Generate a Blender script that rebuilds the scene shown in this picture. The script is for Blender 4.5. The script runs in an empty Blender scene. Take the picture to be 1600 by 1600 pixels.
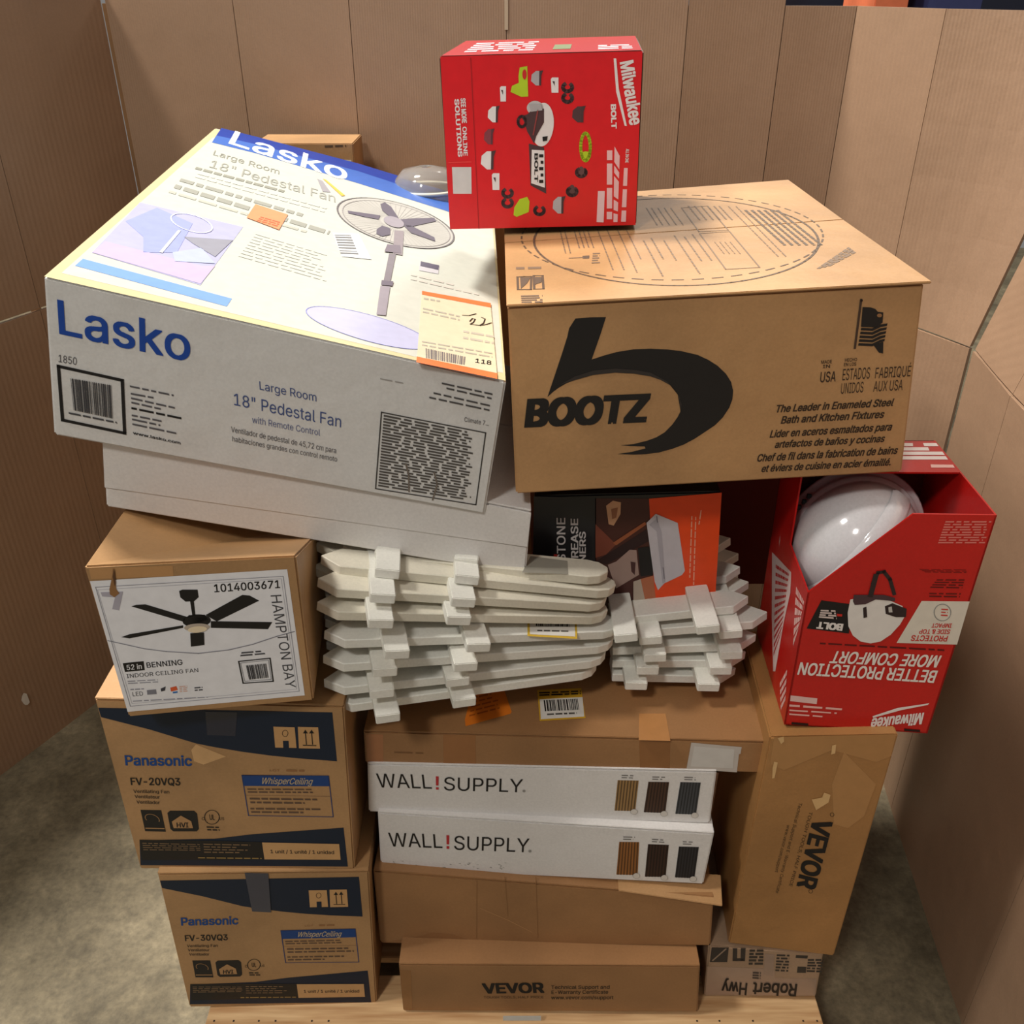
import bpy, bmesh, math, random
from mathutils import Vector, Matrix, Euler
random.seed(7)
SC = bpy.context.scene
COL = SC.collection
# ------------------------------------------------------------------ camera, world, lights, exposure
CAM_H = 1.76
FPX, TH = 1450.0, math.radians(30)
cam = bpy.data.cameras.new('camera'); co = bpy.data.objects.new('camera', cam); COL.objects.link(co)
co.location = (0, 0, CAM_H); co.rotation_euler = (math.radians(60), 0, 0)
cam.sensor_width = 36; cam.lens = 36 * FPX / 1600; cam.clip_start = .02
SC.camera = co
SC.view_settings.view_transform = 'Standard'; SC.view_settings.look = 'None'
SC.view_settings.gamma = 1; SC.view_settings.use_curve_mapping = False
SC.view_settings.exposure = -0.15
w = bpy.data.worlds.new('world'); SC.world = w; w.use_nodes = True
w.node_tree.nodes['Background'].inputs[0].default_value = (1.0, .97, .93, 1)
w.node_tree.nodes['Background'].inputs[1].default_value = .22

def area(name, loc, target, size, power, col=(1, .95, .88), sy=None):
    l = bpy.data.lights.new(name, 'AREA'); l.energy = power; l.size = size; l.color = col
    if sy: l.shape = 'RECTANGLE'; l.size_y = sy
    o = bpy.data.objects.new(name, l); COL.objects.link(o); o.location = loc
    o.rotation_euler = (Vector(target) - Vector(loc)).to_track_quat('-Z', 'Y').to_euler()
    return o
# high-bay lamps of the warehouse, above and around the pen
area('high_bay_lamp', (-1.9, 2.9, 6.0), (0, 1.4, .6), .8, 440)
area('high_bay_lamp', (-3.4, .6, 6.2), (0, 1.5, .6), .7, 200)
area('high_bay_lamp', (1.3, 6.6, 5.8), (0, 1.4, 1.0), .9, 170)
area('high_bay_lamp', (-2.0, -2.6, 6.0), (0, 1.5, .6), .7, 150)

# ------------------------------------------------------------------ helpers
def lin(c): return tuple(((x / 255) / 12.92 if x <= 10 else (((x / 255) + .055) / 1.055) ** 2.4) for x in c)
def ray(uv):
    a = (uv[0] - 800) / FPX; b = (uv[1] - 800) / FPX; c, s = math.cos(TH), math.sin(TH)
    return Vector((a, c - b * s, -s - b * c))
EYE = Vector((0, 0, CAM_H))
def at(px, y):                       # the point at distance y from the photographer seen at a pixel
    r = ray(px); return EYE + r * (y / r.y)
def onplane(px, p, n):
    r = ray(px); return EYE + r * (n.dot(p - EYE) / n.dot(r))
def R3(ax, ay, az):
    ax, ay, az = map(math.radians, (ax, ay, az))
    return Matrix.Rotation(az, 3, 'Z') @ Matrix.Rotation(ax, 3, 'X') @ Matrix.Rotation(ay, 3, 'Y')
def crop(ox, oy, s): return lambda x, y: (x / s + ox, y / s + oy)
K1 = crop(0, 0, 2.857); K2 = crop(400, 150, 3.5556); K3 = crop(660, 20, 4.2105); K4 = crop(60, 400, 4)
K5 = crop(400, 500, 3.4783); K6 = crop(770, 270, 4.5714); K7 = crop(1080, 270, 4)
L1 = crop(780, 500, 3.8095); L2 = crop(1150, 560, 3.5556); L3 = crop(800, 740, 3.8095); L4 = crop(1150, 860, 3.8095)
L5 = crop(120, 760, 4); L6 = crop(480, 800, 4); L7 = crop(130, 1060, 3.4043); L8 = crop(540, 1100, 4)
N1 = crop(860, 1100, 4); N2 = crop(1100, 1100, 3.2); N3 = crop(500, 1200, 3.2); N4 = crop(0, 1000, 2.6667); N7 = crop(900, 1350, 4)
def Q(K, *xy): return [K(xy[i], xy[i + 1]) for i in range(0, len(xy), 2)]

MATS = {}
def new_mat(name):
    m = bpy.data.materials.new(name); m.use_nodes = True
    return m, m.node_tree.nodes, m.node_tree.links, m.node_tree.nodes['Principled BSDF']
def kraft(name, rgb, rough=.5, spec=.5, var=.17, flute=0, fdir='X', stain=0):
    if name in MATS: return MATS[name]
    m, N, L, B = new_mat(name); c = lin(rgb)
    tc = N.new('ShaderNodeTexCoord')
    n1 = N.new('ShaderNodeTexNoise'); n1.inputs['Scale'].default_value = 5; n1.inputs['Detail'].default_value = 5
    n2 = N.new('ShaderNodeTexNoise'); n2.inputs['Scale'].default_value = 260; n2.inputs['Detail'].default_value = 2
    L.new(tc.outputs['Object'], n1.inputs['Vector']); L.new(tc.outputs['Object'], n2.inputs['Vector'])
    r = N.new('ShaderNodeValToRGB'); L.new(n1.outputs[0], r.inputs[0])
    r.color_ramp.elements[0].position = .35; r.color_ramp.elements[1].position = .68
    r.color_ramp.elements[0].color = (*[x * (1 - var) for x in c], 1); r.color_ramp.elements[1].color = (*[min(1, x * (1 + var * .6)) for x in c], 1)
    mx = N.new('ShaderNodeMix'); mx.data_type = 'RGBA'; mx.blend_type = 'MULTIPLY'; mx.inputs[0].default_value = .18
    L.new(r.outputs[0], mx.inputs[6]); L.new(n2.outputs[0], mx.inputs[7]); L.new(mx.outputs[2], B.inputs['Base Color'])
    B.inputs['Roughness'].default_value = rough; B.inputs['Specular IOR Level'].default_value = spec
    bp = N.new('ShaderNodeBump'); bp.inputs['Strength'].default_value = .5; bp.inputs['Distance'].default_value = .001
    n3 = N.new('ShaderNodeTexNoise'); n3.inputs['Scale'].default_value = 14; n3.inputs['Detail'].default_value = 4
    L.new(tc.outputs['Object'], n3.inputs['Vector'])
    if flute:
        wv = N.new('ShaderNodeTexWave'); wv.inputs['Scale'].default_value = flute; wv.bands_direction = fdir; wv.inputs['Distortion'].default_value = .6
        L.new(tc.outputs['Object'], wv.inputs['Vector'])
        ad = N.new('ShaderNodeMath'); ad.operation = 'MULTIPLY_ADD'; ad.inputs[1].default_value = .12
        L.new(wv.outputs[0], ad.inputs[0]); L.new(n3.outputs[0], ad.inputs[2]); L.new(ad.outputs[0], bp.inputs['Height'])
    else: L.new(n3.outputs[0], bp.inputs['Height'])
    bp.inputs['Distance'].default_value = .004
    L.new(bp.outputs[0], B.inputs['Normal'])
    MATS[name] = m; return m
def ink(rgb, rough=.55, metal=0, spec=.4, soft=False):
    k = ('ink', tuple(rgb), rough, spec)
    if k in MATS: return MATS[k]
    m, N, L, B = new_mat('ink_%d_%d_%d' % tuple(rgb)); c = lin(rgb)
    tc = N.new('ShaderNodeTexCoord'); n = N.new('ShaderNodeTexNoise'); n.inputs['Scale'].default_value = 60; n.inputs['Detail'].default_value = 3
    L.new(tc.outputs['Object'], n.inputs['Vector'])
    mr = N.new('ShaderNodeMapRange'); mr.inputs['To Min'].default_value = .9; mr.inputs['To Max'].default_value = 1.08
    L.new(n.outputs[0], mr.inputs['Value'])
    mx = N.new('ShaderNodeMix'); mx.data_type = 'RGBA'; mx.blend_type = 'MULTIPLY'; mx.inputs[0].default_value = 1
    mx.inputs[6].default_value = (*c, 1); L.new(mr.outputs[0], mx.inputs[7]); L.new(mx.outputs[2], B.inputs['Base Color'])
    B.inputs['Roughness'].default_value = rough; B.inputs['Specular IOR Level'].default_value = spec
    MATS[k] = m; return m

def mesh_obj(name, verts, faces, mats, parent=None, midx=None, smooth=False):
    """link ONE mesh object, vertices given in world space, stored relative to its thing's base"""
    base = parent['_w'] if parent is not None and '_w' in parent else (0, 0, 0)
    bx = Vector(base)
    me = bpy.data.meshes.new(name)
    me.from_pydata([tuple(Vector(v) - bx) for v in verts], [], faces)
    for m in (mats if isinstance(mats, (list, tuple)) else [mats]): me.materials.append(m)
    if midx:
        for p, i in zip(me.polygons, midx): p.material_index = i
    if smooth:
        for p in me.polygons: p.use_smooth = True
    me.update()
    o = bpy.data.objects.new(name, me); COL.objects.link(o)
    if parent is not None: o.parent = parent; o['_w'] = base
    return o
def thing(name, label, cat, loc, group=None):
    o = bpy.data.objects.new(name, None); COL.objects.link(o); o.location = loc; o.empty_display_size = .05
    o['label'] = label; o['category'] = cat; o['_w'] = tuple(loc)
    if group: o['group'] = group
    return o
HEX = [(0, 1, 3, 2), (4, 6, 7, 5), (0, 4, 5, 1), (2, 3, 7, 6), (0, 2, 6, 4), (1, 5, 7, 3)]
def bevel_mesh(o, r=.002, seg=2):
    bm = bmesh.new(); bm.from_mesh(o.data); bmesh.ops.recalc_face_normals(bm, faces=bm.faces)
    bmesh.ops.bevel(bm, geom=bm.edges[:], offset=r, segments=seg, affect='EDGES', clamp_overlap=True)
    bm.to_mesh(o.data); bm.free(); return o
def slab(name, quad, th, mat, parent=None, r=.0008, n=None):
    """quad of 4 points extruded by th along its normal (or n)"""
    q = [Vector(p) for p in quad]
    nn = n or (q[1] - q[0]).cross(q[3] - q[0]).normalized()
    vs = [q[0], q[1], q[3], q[2]] + [p + nn * th for p in (q[0], q[1], q[3], q[2])]
    o = mesh_obj(name, vs, HEX, mat, parent)
    return bevel_mesh(o, r) if r else o
def boxm(name, lo, hi, mat, parent=None, r=.002, M=None):
    vs = []
    for z in (lo[2], hi[2]):
        for y in (lo[1], hi[1]):
            for x in (lo[0], hi[0]):
                v = Vector((x, y, z)); vs.append(M @ v if M else v)
    o = mesh_obj(name, vs, HEX, mat, parent)
    return bevel_mesh(o, r) if r else o

_cap = {}
def _sans():
    try:
        import os
        return bpy.data.fonts.load(os.path.join(bpy.utils.system_resource('DATAFILES', path='fonts'), 'Inter.woff2'))
    except Exception: return None
SANS = _sans()            # the sans that ships inside Blender; falls back to its default font
from mathutils.geometry import interpolate_bezier
_tcache = {}
def text_mesh(s, bold=0):
    """glyph outlines filled one contour at a time, so overlapping strokes stay solid"""
    if s in _tcache: return _tcache[s]
    cu = bpy.data.curves.new('t', 'FONT'); cu.body = s; cu.size = 1
    if SANS: cu.font = SANS
    o = bpy.data.objects.new('t', cu); COL.objects.link(o)
    dg = bpy.context.evaluated_depsgraph_get(); c2 = o.evaluated_get(dg).to_curve(dg)
    cont = []; res = 6 if len(s) < 16 else 3
    for sp in c2.splines:
        if sp.type != 'BEZIER': continue
        P = []; n = len(sp.bezier_points)
        for k in range(n):
            a, b = sp.bezier_points[k], sp.bezier_points[(k + 1) % n]
            straight = (a.handle_right - a.co).cross(b.co - a.co).length < 1e-5 and (b.handle_left - b.co).cross(b.co - a.co).length < 1e-5
            P += [a.co.copy()] if straight else [v.copy() for v in interpolate_bezier(a.co, a.handle_right, b.handle_left, b.co, res)[:-1]]
        if len(P) >= 3: cont.append([(round(v.x, 4), round(v.y, 4)) for v in P])
    groups = []
    for P in sorted(cont, key=lambda P: min(x for x, _ in P)):
        x0, x1 = min(x for x, _ in P), max(x for x, _ in P)
        if groups and x0 < groups[-1][1] - .001: groups[-1][0].append(P); groups[-1][1] = max(groups[-1][1], x1)
        else: groups.append([[P], x1])
    vs = []; fs = []
    for Ps, _ in groups:
        E = []; ys = set()
        for P in Ps:
            for k in range(len(P)):
                (xa, ya), (xb, yb) = P[k - 1], P[k]; ys.add(yb)
                if ya != yb: E.append((xa, ya, xb, yb, 1) if ya < yb else (xb, yb, xa, ya, -1))
        Y = [sorted(ys)[0]]
        for y_ in sorted(ys)[1:]:
            if y_ - Y[-1] > .004: Y.append(y_)
        for y0, y1 in zip(Y, Y[1:]):
            ym = (y0 + y1) / 2; X = []
            for xa, ya, xb, yb, d in E:
                if ya <= ym < yb:
                    f = (xb - xa) / (yb - ya); g = lambda y_: xa + f * (min(max(y_, ya), yb) - ya)
                    X.append((xa + f * (ym - ya), g(y0), g(y1), d))
            X.sort(); wn = 0
            for k, (xm, xl, xh, d) in enumerate(X):
                if wn == 0: st = (xl, xh)
                wn += d
                if wn == 0:
                    q = len(vs); vs += [Vector((st[0], y0, 0)), Vector((xl, y0, 0)), Vector((xh, y1, 0)), Vector((st[1], y1, 0))]; fs.append((q, q + 1, q + 2, q + 3))
    o.to_curve_clear(); bpy.data.objects.remove(o); bpy.data.curves.remove(cu)
    _tcache[s] = (vs, fs); return vs, fs
CAP = max(v.y for v in text_mesh('H')[0])

class Face:
    """a plane on an object; prints are laid on it a fraction of a millimetre proud"""
    def __init__(s, p, n): s.p = Vector(p); s.n = Vector(n).normalized()
    def pt(s, px, lay=1):
        if len(px) == 3: return Vector(px) + s.n * (.00035 * lay)
        return onplane(px, s.p, s.n) + s.n * (.00035 * lay)
class Print:
    def __init__(s, face, remap=None): s.f = face; s.v = []; s.fc = []; s.mi = []; s.m = []; s.rm = remap
    def P(s, px, lay): return s.f.pt(s.rm(px) if s.rm else px, lay)
    def _m(s, c):
        m = c if isinstance(c, bpy.types.Material) else ink(c)
        if m not in s.m: s.m.append(m)
        return s.m.index(m)
    def add(s, pts, c):
        k = len(s.v); s.v += pts; s.fc.append(tuple(range(k, k + len(pts)))); s.mi.append(s._m(c))
    def poly(s, c, pts, lay=1): s.add([s.P(p, lay) for p in pts], c)
    def quadlerp(s, q, u, v):
        a, b, c, d = q; return (a * (1 - u) + b * u) * (1 - v) + (d * (1 - u) + c * u) * v
    def text(s, c, t, p0, p1, p2, bold=0, lay=2):
        P0, P1, P2 = [s.P(p, lay) for p in (p0, p1, p2)]
        vs, fs = text_mesh(t, 0); w = max(v.x for v in vs); k = len(s.v); mi = s._m(c)
        a = (P1 - P0) / w; b = (P2 - P0) / CAP
        sh = [(0, 0)] if bold < .008 else [(-bold, -bold * .6), (bold, -bold * .6), (bold, bold * .6), (-bold, bold * .6)] + ([(0, 0)] if bold > .025 else [])
        for j, (dx, dy) in enumerate(sh):
            k = len(s.v)
            s.v += [P0 + a * (v.x + dx) + b * (v.y + dy) + s.f.n * (j * .00003) for v in vs]
            for f in fs: s.fc.append(tuple(i + k for i in f)); s.mi.append(mi)
    def line(s, c, pts, w, lay=2, closed=False):
        P = [s.P(p, lay) for p in pts]
        if closed: P.append(P[0])
        for a, b in zip(P, P[1:]):
            d = (b - a); 
            if d.length < 1e-6: continue
            d.normalize(); q = s.f.n.cross(d) * (w / 2); e = d * (w / 2)
            s.add([a - q - e, b - q + e, b + q + e, a + q - e], c)
    def rows(s, c, q, n, fill=.5, word=.012, lay=2, last=1):
        q = [s.P(p, lay) for p in q]; W = (q[1] - q[0]).length
        for i in range(n):
            x = 0; end = 1 if last == 1 else random.uniform(last, 1)
            v0 = (i + .5 - fill / 2) / n; v1 = (i + .5 + fill / 2) / n
            while x < end - .01:
                ww = random.uniform(.5, 1.6) * word / W; x1 = min(end, x + ww)
                s.add([s.quadlerp(q, x, v0), s.quadlerp(q, x1, v0), s.quadlerp(q, x1, v1), s.quadlerp(q, x, v1)], c)
                x = x1 + .25 * word / W
    def bars(s, c, q, n=22, lay=3):
        q = [s.P(p, lay) for p in q]; x = 0
        while x < 1:
            ww = random.choice((.5, 1, 1, 1.7)) / n * .6; x1 = min(1, x + ww)
            s.add([s.quadlerp(q, x, 0), s.quadlerp(q, x1, 0), s.quadlerp(q, x1, 1), s.quadlerp(q, x, 1)], c)
            x = x1 + random.choice((.4, .6, .9)) / n * .8
    def ell(s, c, ctr, M, m, n=40, lay=2, a0=0, a1=360):
        s.poly(c, [(ctr[0] + M[0] * math.cos(t) + m[0] * math.sin(t), ctr[1] + M[1] * math.cos(t) + m[1] * math.sin(t))
                   for t in [math.radians(a0 + (a1 - a0) * i / n) for i in range(n + (a1 - a0 != 360))]], lay)
    def ring(s, c, ctr, M, m, w, n=48, lay=2, dash=0, a0=0, a1=360):
        T = [math.radians(a0 + (a1 - a0) * i / n) for i in range(n + 1)]
        P = [(ctr[0] + M[0] * math.cos(t) + m[0] * math.sin(t), ctr[1] + M[1] * math.cos(t) + m[1] * math.sin(t)) for t in T]
        for i in range(n):
            if dash and i % 2: continue
            s.line(c, P[i:i + 2], w, lay)
    def build(s, name, parent, label=None):
        o = mesh_obj(name, s.v, s.fc, s.m, parent, s.mi)
        if label: o['label'] = label
        return o

class Carton:
    def __init__(s, name, label, y, rot, px, mat, depth=.35, back=None, sag=None, group=None, r=.0025, cat='box', shell=True, dz=0):
        M = R3(*rot); s.M = M
        o = at(px[0], y); n = M @ Vector((0, -1, 0)); s.ydir = M @ Vector((0, 1, 0))
        FTL, FTR, FBL, FBR = [onplane(p, o, n) for p in px]
        up = (FTR - FTL).cross(s.ydir).normalized()
        if up.z < 0: up = -up
        if back: BTL, BTR = [onplane(p, FTL, up) for p in back]
        else: BTL, BTR = FTL + s.ydir * depth, FTR + s.ydir * depth
        BBL, BBR = FBL + (BTL - FTL), FBR + (BTR - FTR)
        if sag: BTL = BTL - Vector((0, 0, sag[0])); BTR = BTR - Vector((0, 0, sag[1]))
        s.c = dict(FTL=FTL, FTR=FTR, FBL=FBL, FBR=FBR, BTL=BTL, BTR=BTR, BBL=BBL, BBR=BBR)
        base = (FBL + FBR + BBL + BBR) / 4
        s.root = thing(name, label, cat, base, group)
        s.front = Face(FTL, n); s.top = Face(FTL, up)
        s.left = Face(FTL, (BTL - FTL).cross(FBL - FTL) * -1); 
        if s.left.n.x > 0: s.left.n *= -1
        s.right = Face(FTR, (BTR - FTR).cross(FBR - FTR))
        if s.right.n.x < 0: s.right.n *= -1
        if shell:
            s.body = mesh_obj('carton', [FBL, FBR, BBL, BBR, FTL, FTR, BTL, BTR], HEX, mat, s.root); bevel_mesh(s.body, r, 2)
    def pt(s, u, v, t, lift=0):            # u right, v back, t up, in 0..1 of the box
        c = s.c
        def mix(a, b, k): return a * (1 - k) + b * k
        f = mix(mix(c['FBL'], c['FBR'], u), mix(c['FTL'], c['FTR'], u), t)
        b = mix(mix(c['BBL'], c['BBR'], u), mix(c['BTL'], c['BTR'], u), t)
        return mix(f, b, v) + s.top.n * lift
    def flaps(s, mat, over=.001, th=.003, gap=.002, split=.5):
        for a, b in ((0, split - gap), (split + gap, 1)):
            slab('top_flap', [s.pt(over, a, 1, .0004), s.pt(1 - over, a, 1, .0004), s.pt(1 - over, b, 1, .0004), s.pt(over, b, 1, .0004)], th, mat, s.root, .0008, s.top.n)
    def tape(s, face, quad, rgb=(170, 120, 70), lay=.6, rough=.25, name='tape'):
        p = Print(face); p.poly(ink(rgb, rough, spec=.6), quad, lay); return p.build(name, s.root)

KR = kraft('kraft_tan', (184, 142, 96))
KRD = kraft('kraft_brown', (164, 120, 78))
KRS = kraft('kraft_sink_box', (190, 146, 98))
WHT = kraft('white_card', (232, 229, 226), rough=.45, var=.04)
REDC = kraft('red_card', (200, 28, 24), rough=.32, var=.05)
BLK = (24, 22, 22)

# ------------------------------------------------------------------ setting: floor and cardboard walls
def concrete():
    m, N, L, B = new_mat('concrete')
    tc = N.new('ShaderNodeTexCoord')
    a = N.new('ShaderNodeTexNoise'); a.inputs['Scale'].default_value = 2.6; a.inputs['Detail'].default_value = 8; a.inputs['Roughness'].default_value = .62
    b = N.new('ShaderNodeTexNoise'); b.inputs['Scale'].default_value = 70; b.inputs['Detail'].default_value = 6; b.inputs['Roughness'].default_value = .7
    c = N.new('ShaderNodeTexNoise'); c.inputs['Scale'].default_value = 14; c.inputs['Detail'].default_value = 6; c.inputs['Distortion'].default_value = 1.2
    for n in (a, b, c): L.new(tc.outputs['Object'], n.inputs['Vector'])
    r = N.new('ShaderNodeValToRGB'); L.new(a.outputs[0], r.inputs[0])
    r.color_ramp.elements[0].position = .35; r.color_ramp.elements[1].position = .65
    r.color_ramp.elements[0].color = (*lin((86, 77, 57)), 1); r.color_ramp.elements[1].color = (*lin((136, 125, 100)), 1)
    m1 = N.new('ShaderNodeMix'); m1.data_type = 'RGBA'; m1.blend_type = 'OVERLAY'; m1.inputs[0].default_value = .75
    L.new(r.outputs[0], m1.inputs[6]); L.new(b.outputs[0], m1.inputs[7])
    m2 = N.new('ShaderNodeMix'); m2.data_type = 'RGBA'; m2.blend_type = 'OVERLAY'; m2.inputs[0].default_value = .6
    L.new(m1.outputs[2], m2.inputs[6]); L.new(c.outputs[0], m2.inputs[7]); L.new(m2.outputs[2], B.inputs['Base Color'])
    B.inputs['Roughness'].default_value = .7
    bp = N.new('ShaderNodeBump'); bp.inputs['Strength'].default_value = .3; bp.inputs['Distance'].default_value = .003
    L.new(b.outputs[0], bp.inputs['Height']); L.new(bp.outputs[0], B.inputs['Normal'])
    return m
fl = boxm('floor', (-5, -2, -.05), (5, 7, 0), concrete(), r=0); fl['kind'] = 'structure'

WALLM = kraft('wall_cardboard', (168, 136, 109), rough=.48, spec=.55, var=.06, flute=55, fdir='X')
WALLE = kraft('wall_cardboard_edge', (150, 112, 74), rough=.7)
WTOP, WSC = 1.705, 1.088
def struct_root(name):
    o = bpy.data.objects.new(name, None); COL.objects.link(o); o['kind'] = 'structure'; o['_w'] = (0, 0, 0); return o
def curved_panel(name, a, b, z0, z1, parent, th=.009, leanb=0.0, nx=6, nz=6, bow=0.0, mat=None, toplean=(0, 0), btop=(0, 0)):
    """one upright cardboard panel between two folds, thin board with real thickness and a little bow"""
    a = Vector((a[0], a[1], 0)); b = Vector((b[0], b[1], 0)); d = (b - a).normalized(); n = Vector((-d.y, d.x, 0))
    vs = []; fs = []
    ph = random.uniform(0, 6)
    for side in (0, 1):
        for j in range(nz + 1):
            for i in range(nx + 1):
                u = i / nx; t = j / nz
                p = a * (1 - u) + b * u
                k = math.sin(math.pi * u) * bow + .0025 * math.sin(3 * t + ph) * math.sin(math.pi * u)
                lean = (toplean[0] * (1 - u) + toplean[1] * u) * t
                p = p + n * (k + side * th + lean) + Vector((btop[0] * u * t, btop[1] * u * t, z0 + (z1 - z0) * t))
                # panel edge stops a hair short of the fold so each fold is a real crease
                if i == 0: p += d * .0008
                if i == nx: p -= d * .0008
                vs.append(p)
    S = (nx + 1) * (nz + 1)
    for side in (0, 1):
        for j in range(nz):
            for i in range(nx):
                q = [side * S + j * (nx + 1) + i, side * S + j * (nx + 1) + i + 1, side * S + (j + 1) * (nx + 1) + i + 1, side * S + (j + 1) * (nx + 1) + i]
                fs.append(tuple(q if side else q[::-1]))
    ring = [i for i in range(nx + 1)] + [j * (nx + 1) + nx for j in range(1, nz + 1)] + [nz * (nx + 1) + i for i in range(nx - 1, -1, -1)] + [j * (nx + 1) for j in range(nz - 1, 0, -1)]
    for k in range(len(ring)):
        p, q = ring[k], ring[(k + 1) % len(ring)]; fs.append((p, q, q + S, p + S))
    o = mesh_obj(name, vs, fs, mat or WALLM, parent)
    bm = bmesh.new(); bm.from_mesh(o.data); bmesh.ops.recalc_face_normals(bm, faces=bm.faces); bm.to_mesh(o.data); bm.free()
    for p in o.data.polygons: p.use_smooth = False
    return o
CL, C2, CR = (-.946, 2.46), (.735, 2.25), (.956, 1.85)
def on_line(k, A, B):          # point of line A-B with x = k*y
    t = (A[0] - k * A[1]) / ((A[0] - k * A[1]) - (B[0] - k * B[1])); return (A[0] + (B[0] - A[0]) * t, A[1] + (B[1] - A[1]) * t)
wb = struct_root('wall_back')
pts = [CL] + [on_line((u - 800) / FPX / 1.141, CL, C2) for u in (361, 545, 791, 1076, 1229)] + [C2]
off = [0, .012, -.004, .022, -.004, .004, 0]
pts = [(p[0], p[1] + o) for p, o in zip(pts, off)]
for a, b in zip(pts, pts[1:]):
    curved_panel('cardboard_panel', a, b, WSC + .002, WTOP + .03 * (a[0] < .5), wb, bow=.004)
    curved_panel('cardboard_panel', a, b, .0, WSC - .002, wb, bow=.004)
wr = struct_root('wall_right')
mid = ((C2[0] * .52 + CR[0] * .48) + .006, C2[1] * .52 + CR[1] * .48)
for a, b in ((C2, mid), (mid, CR)):
    curved_panel('cardboard_panel', a, b, WSC + .002, WTOP, wr, bow=.002, btop=(.13, .0) if b is CR else (0, 0))
    curved_panel('cardboard_panel', a, b, .0, WSC - .002, wr, bow=.002)
RP = [(.958, 1.838), (.925, 1.60), (.872, 1.06), (.85, .30)]
for i, (a, b) in enumerate(zip(RP, RP[1:])):
    curved_panel('cardboard_panel', a, b, .0, WSC - .003, wr, bow=.0)
    sh = lambda p: (p[0] + .004, p[1])
    curved_panel('cardboard_panel', sh(a), sh(b), WSC + .001, WTOP, wr, toplean=(.14, .14))
wl = struct_root('wall_left')
LP = [(-1.62, 1.03), (-1.305, 1.70), (-1.10, 2.11), (-.952, 2.452)]
for i, (a, b) in enumerate(zip(LP, LP[1:])):
    curved_panel('cardboard_panel', a, b, WSC + .003, WTOP + .04, wl, bow=-.004)
    curved_panel('cardboard_panel', a, b, .0, WSC - .003, wl, bow=-.004)
def fold(p, root, dx=0, z1=WTOP, z0=0):
    o = mesh_obj('fold_strip', [Vector((p[0] + sx * .012 + (dx if zz > 1 else 0), p[1] + yy, zz)) for zz in (z0, z1) for yy in (.0105, .0135) for sx in (-1, 1)], HEX, WALLE, root)
for q_ in pts[1:-1]: fold(q_, wb)
fold(pts[0], wb); fold(C2, wr)
for q_ in LP[1:-1]: fold((q_[0] - .016, q_[1]), wl)
boxm('paper_strip', (pts[3][0] - .004, pts[3][1] - .004, 1.655), (pts[3][0] + .004, pts[3][1] - .001, 1.73), ink((196, 176, 150)), wb, 0)
# torn white hole in the lower left sheet
c = onplane((38, 1093), Vector((-1.305, 1.70, 0)), Vector((.41, -.205, 0)).normalized())
nL = Vector((.41 * .5 + .2, -.205 - .1, 0)).normalized(); nL = Vector((.894, -.447, 0)).normalized()
t1 = Vector((.447, .894, 0))
hole = [c + nL * .004 + t1 * (.011 * math.cos(a) * r) + Vector((0, 0, .022 * math.sin(a) * r)) for a, r in [(i * .7, random.uniform(.7, 1.2)) for i in range(9)]]
mesh_obj('torn_patch', hole, [tuple(range(9))], ink((226, 222, 214)), wl)

# what shows over the top of the pen
sh = thing('storage_shelf', 'dark warehouse shelf showing over the top edge of the cardboard wall at right', 'shelf', (1.6, 3.3, 0))
DK = ink((30, 32, 46))
boxm('shelf_board', (.7, 3.1, 1.50), (2.6, 3.7, 1.54), DK, sh)
for x in (.7, 2.56): boxm('upright', (x, 3.1, 0), (x + .04, 3.16, 2.2), DK, sh)
boxm('back_panel', (.7, 3.68, 1.54), (2.6, 3.7, 2.2), DK, sh)
t = thing('plastic_crate', 'orange crate on the shelf above the cardboard wall', 'crate', (1.13, 3.3, 1.54))
boxm('crate', (1.08, 3.15, 1.54), (1.18, 3.45, 1.80), ink((225, 120, 80)), t); boxm('rim', (1.075, 3.14, 1.78), (1.185, 3.46, 1.81), ink((225, 110, 70)), t)
t = thing('plastic_crate', 'blue crate beside the orange one above the cardboard wall', 'crate', (1.32, 3.3, 1.54))
boxm('crate', (1.24, 3.15, 1.54), (1.40, 3.45, 1.74), ink((60, 66, 110)), t); boxm('rim', (1.235, 3.14, 1.72), (1.405, 3.46, 1.75), ink((70, 76, 130)), t)

# ------------------------------------------------------------------ pallet
def wood():
    m, N, L, B = new_mat('pallet_wood')
    tc = N.new('ShaderNodeTexCoord'); mp = N.new('ShaderNodeMapping'); mp.inputs['Scale'].default_value = (3, 40, 40)
    L.new(tc.outputs['Object'], mp.inputs['Vector'])
    n = N.new('ShaderNodeTexNoise'); n.inputs['Scale'].default_value = 2; n.inputs['Detail'].default_value = 6; L.new(mp.outputs[0], n.inputs['Vector'])
    r = N.new('ShaderNodeValToRGB'); r.color_ramp.elements[0].position = .3; r.color_ramp.elements[1].position = .7
    r.color_ramp.elements[0].color = (*lin((176, 132, 86)), 1); r.color_ramp.elements[1].color = (*lin((222, 186, 138)), 1)
    L.new(n.outputs[0], r.inputs[0]); L.new(r.outputs[0], B.inputs['Base Color']); B.inputs['Roughness'].default_value = .7
    return m
WOOD = wood()
pal = thing('wooden_pallet', 'pale pine pallet under the whole stack of boxes', 'pallet', (0, 1.45, 0))
y = .972
for i in range(8):
    wd = .10 if i in (0, 7) else .088
    boxm('deck_board', (-.548, y, .122), (.556, y + wd, .1395), WOOD, pal, .0015); y += wd + .036
for x in (-.548, -.02, .518):
    boxm('stringer', (x, .985, .018), (x + .038, 1.95, .1218), WOOD, pal, .002)
for yy in (.975, 1.42, 1.86): boxm('bottom_board', (-.545, yy, .002), (.553, yy + .09, .0178), WOOD, pal, .0015)
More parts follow.
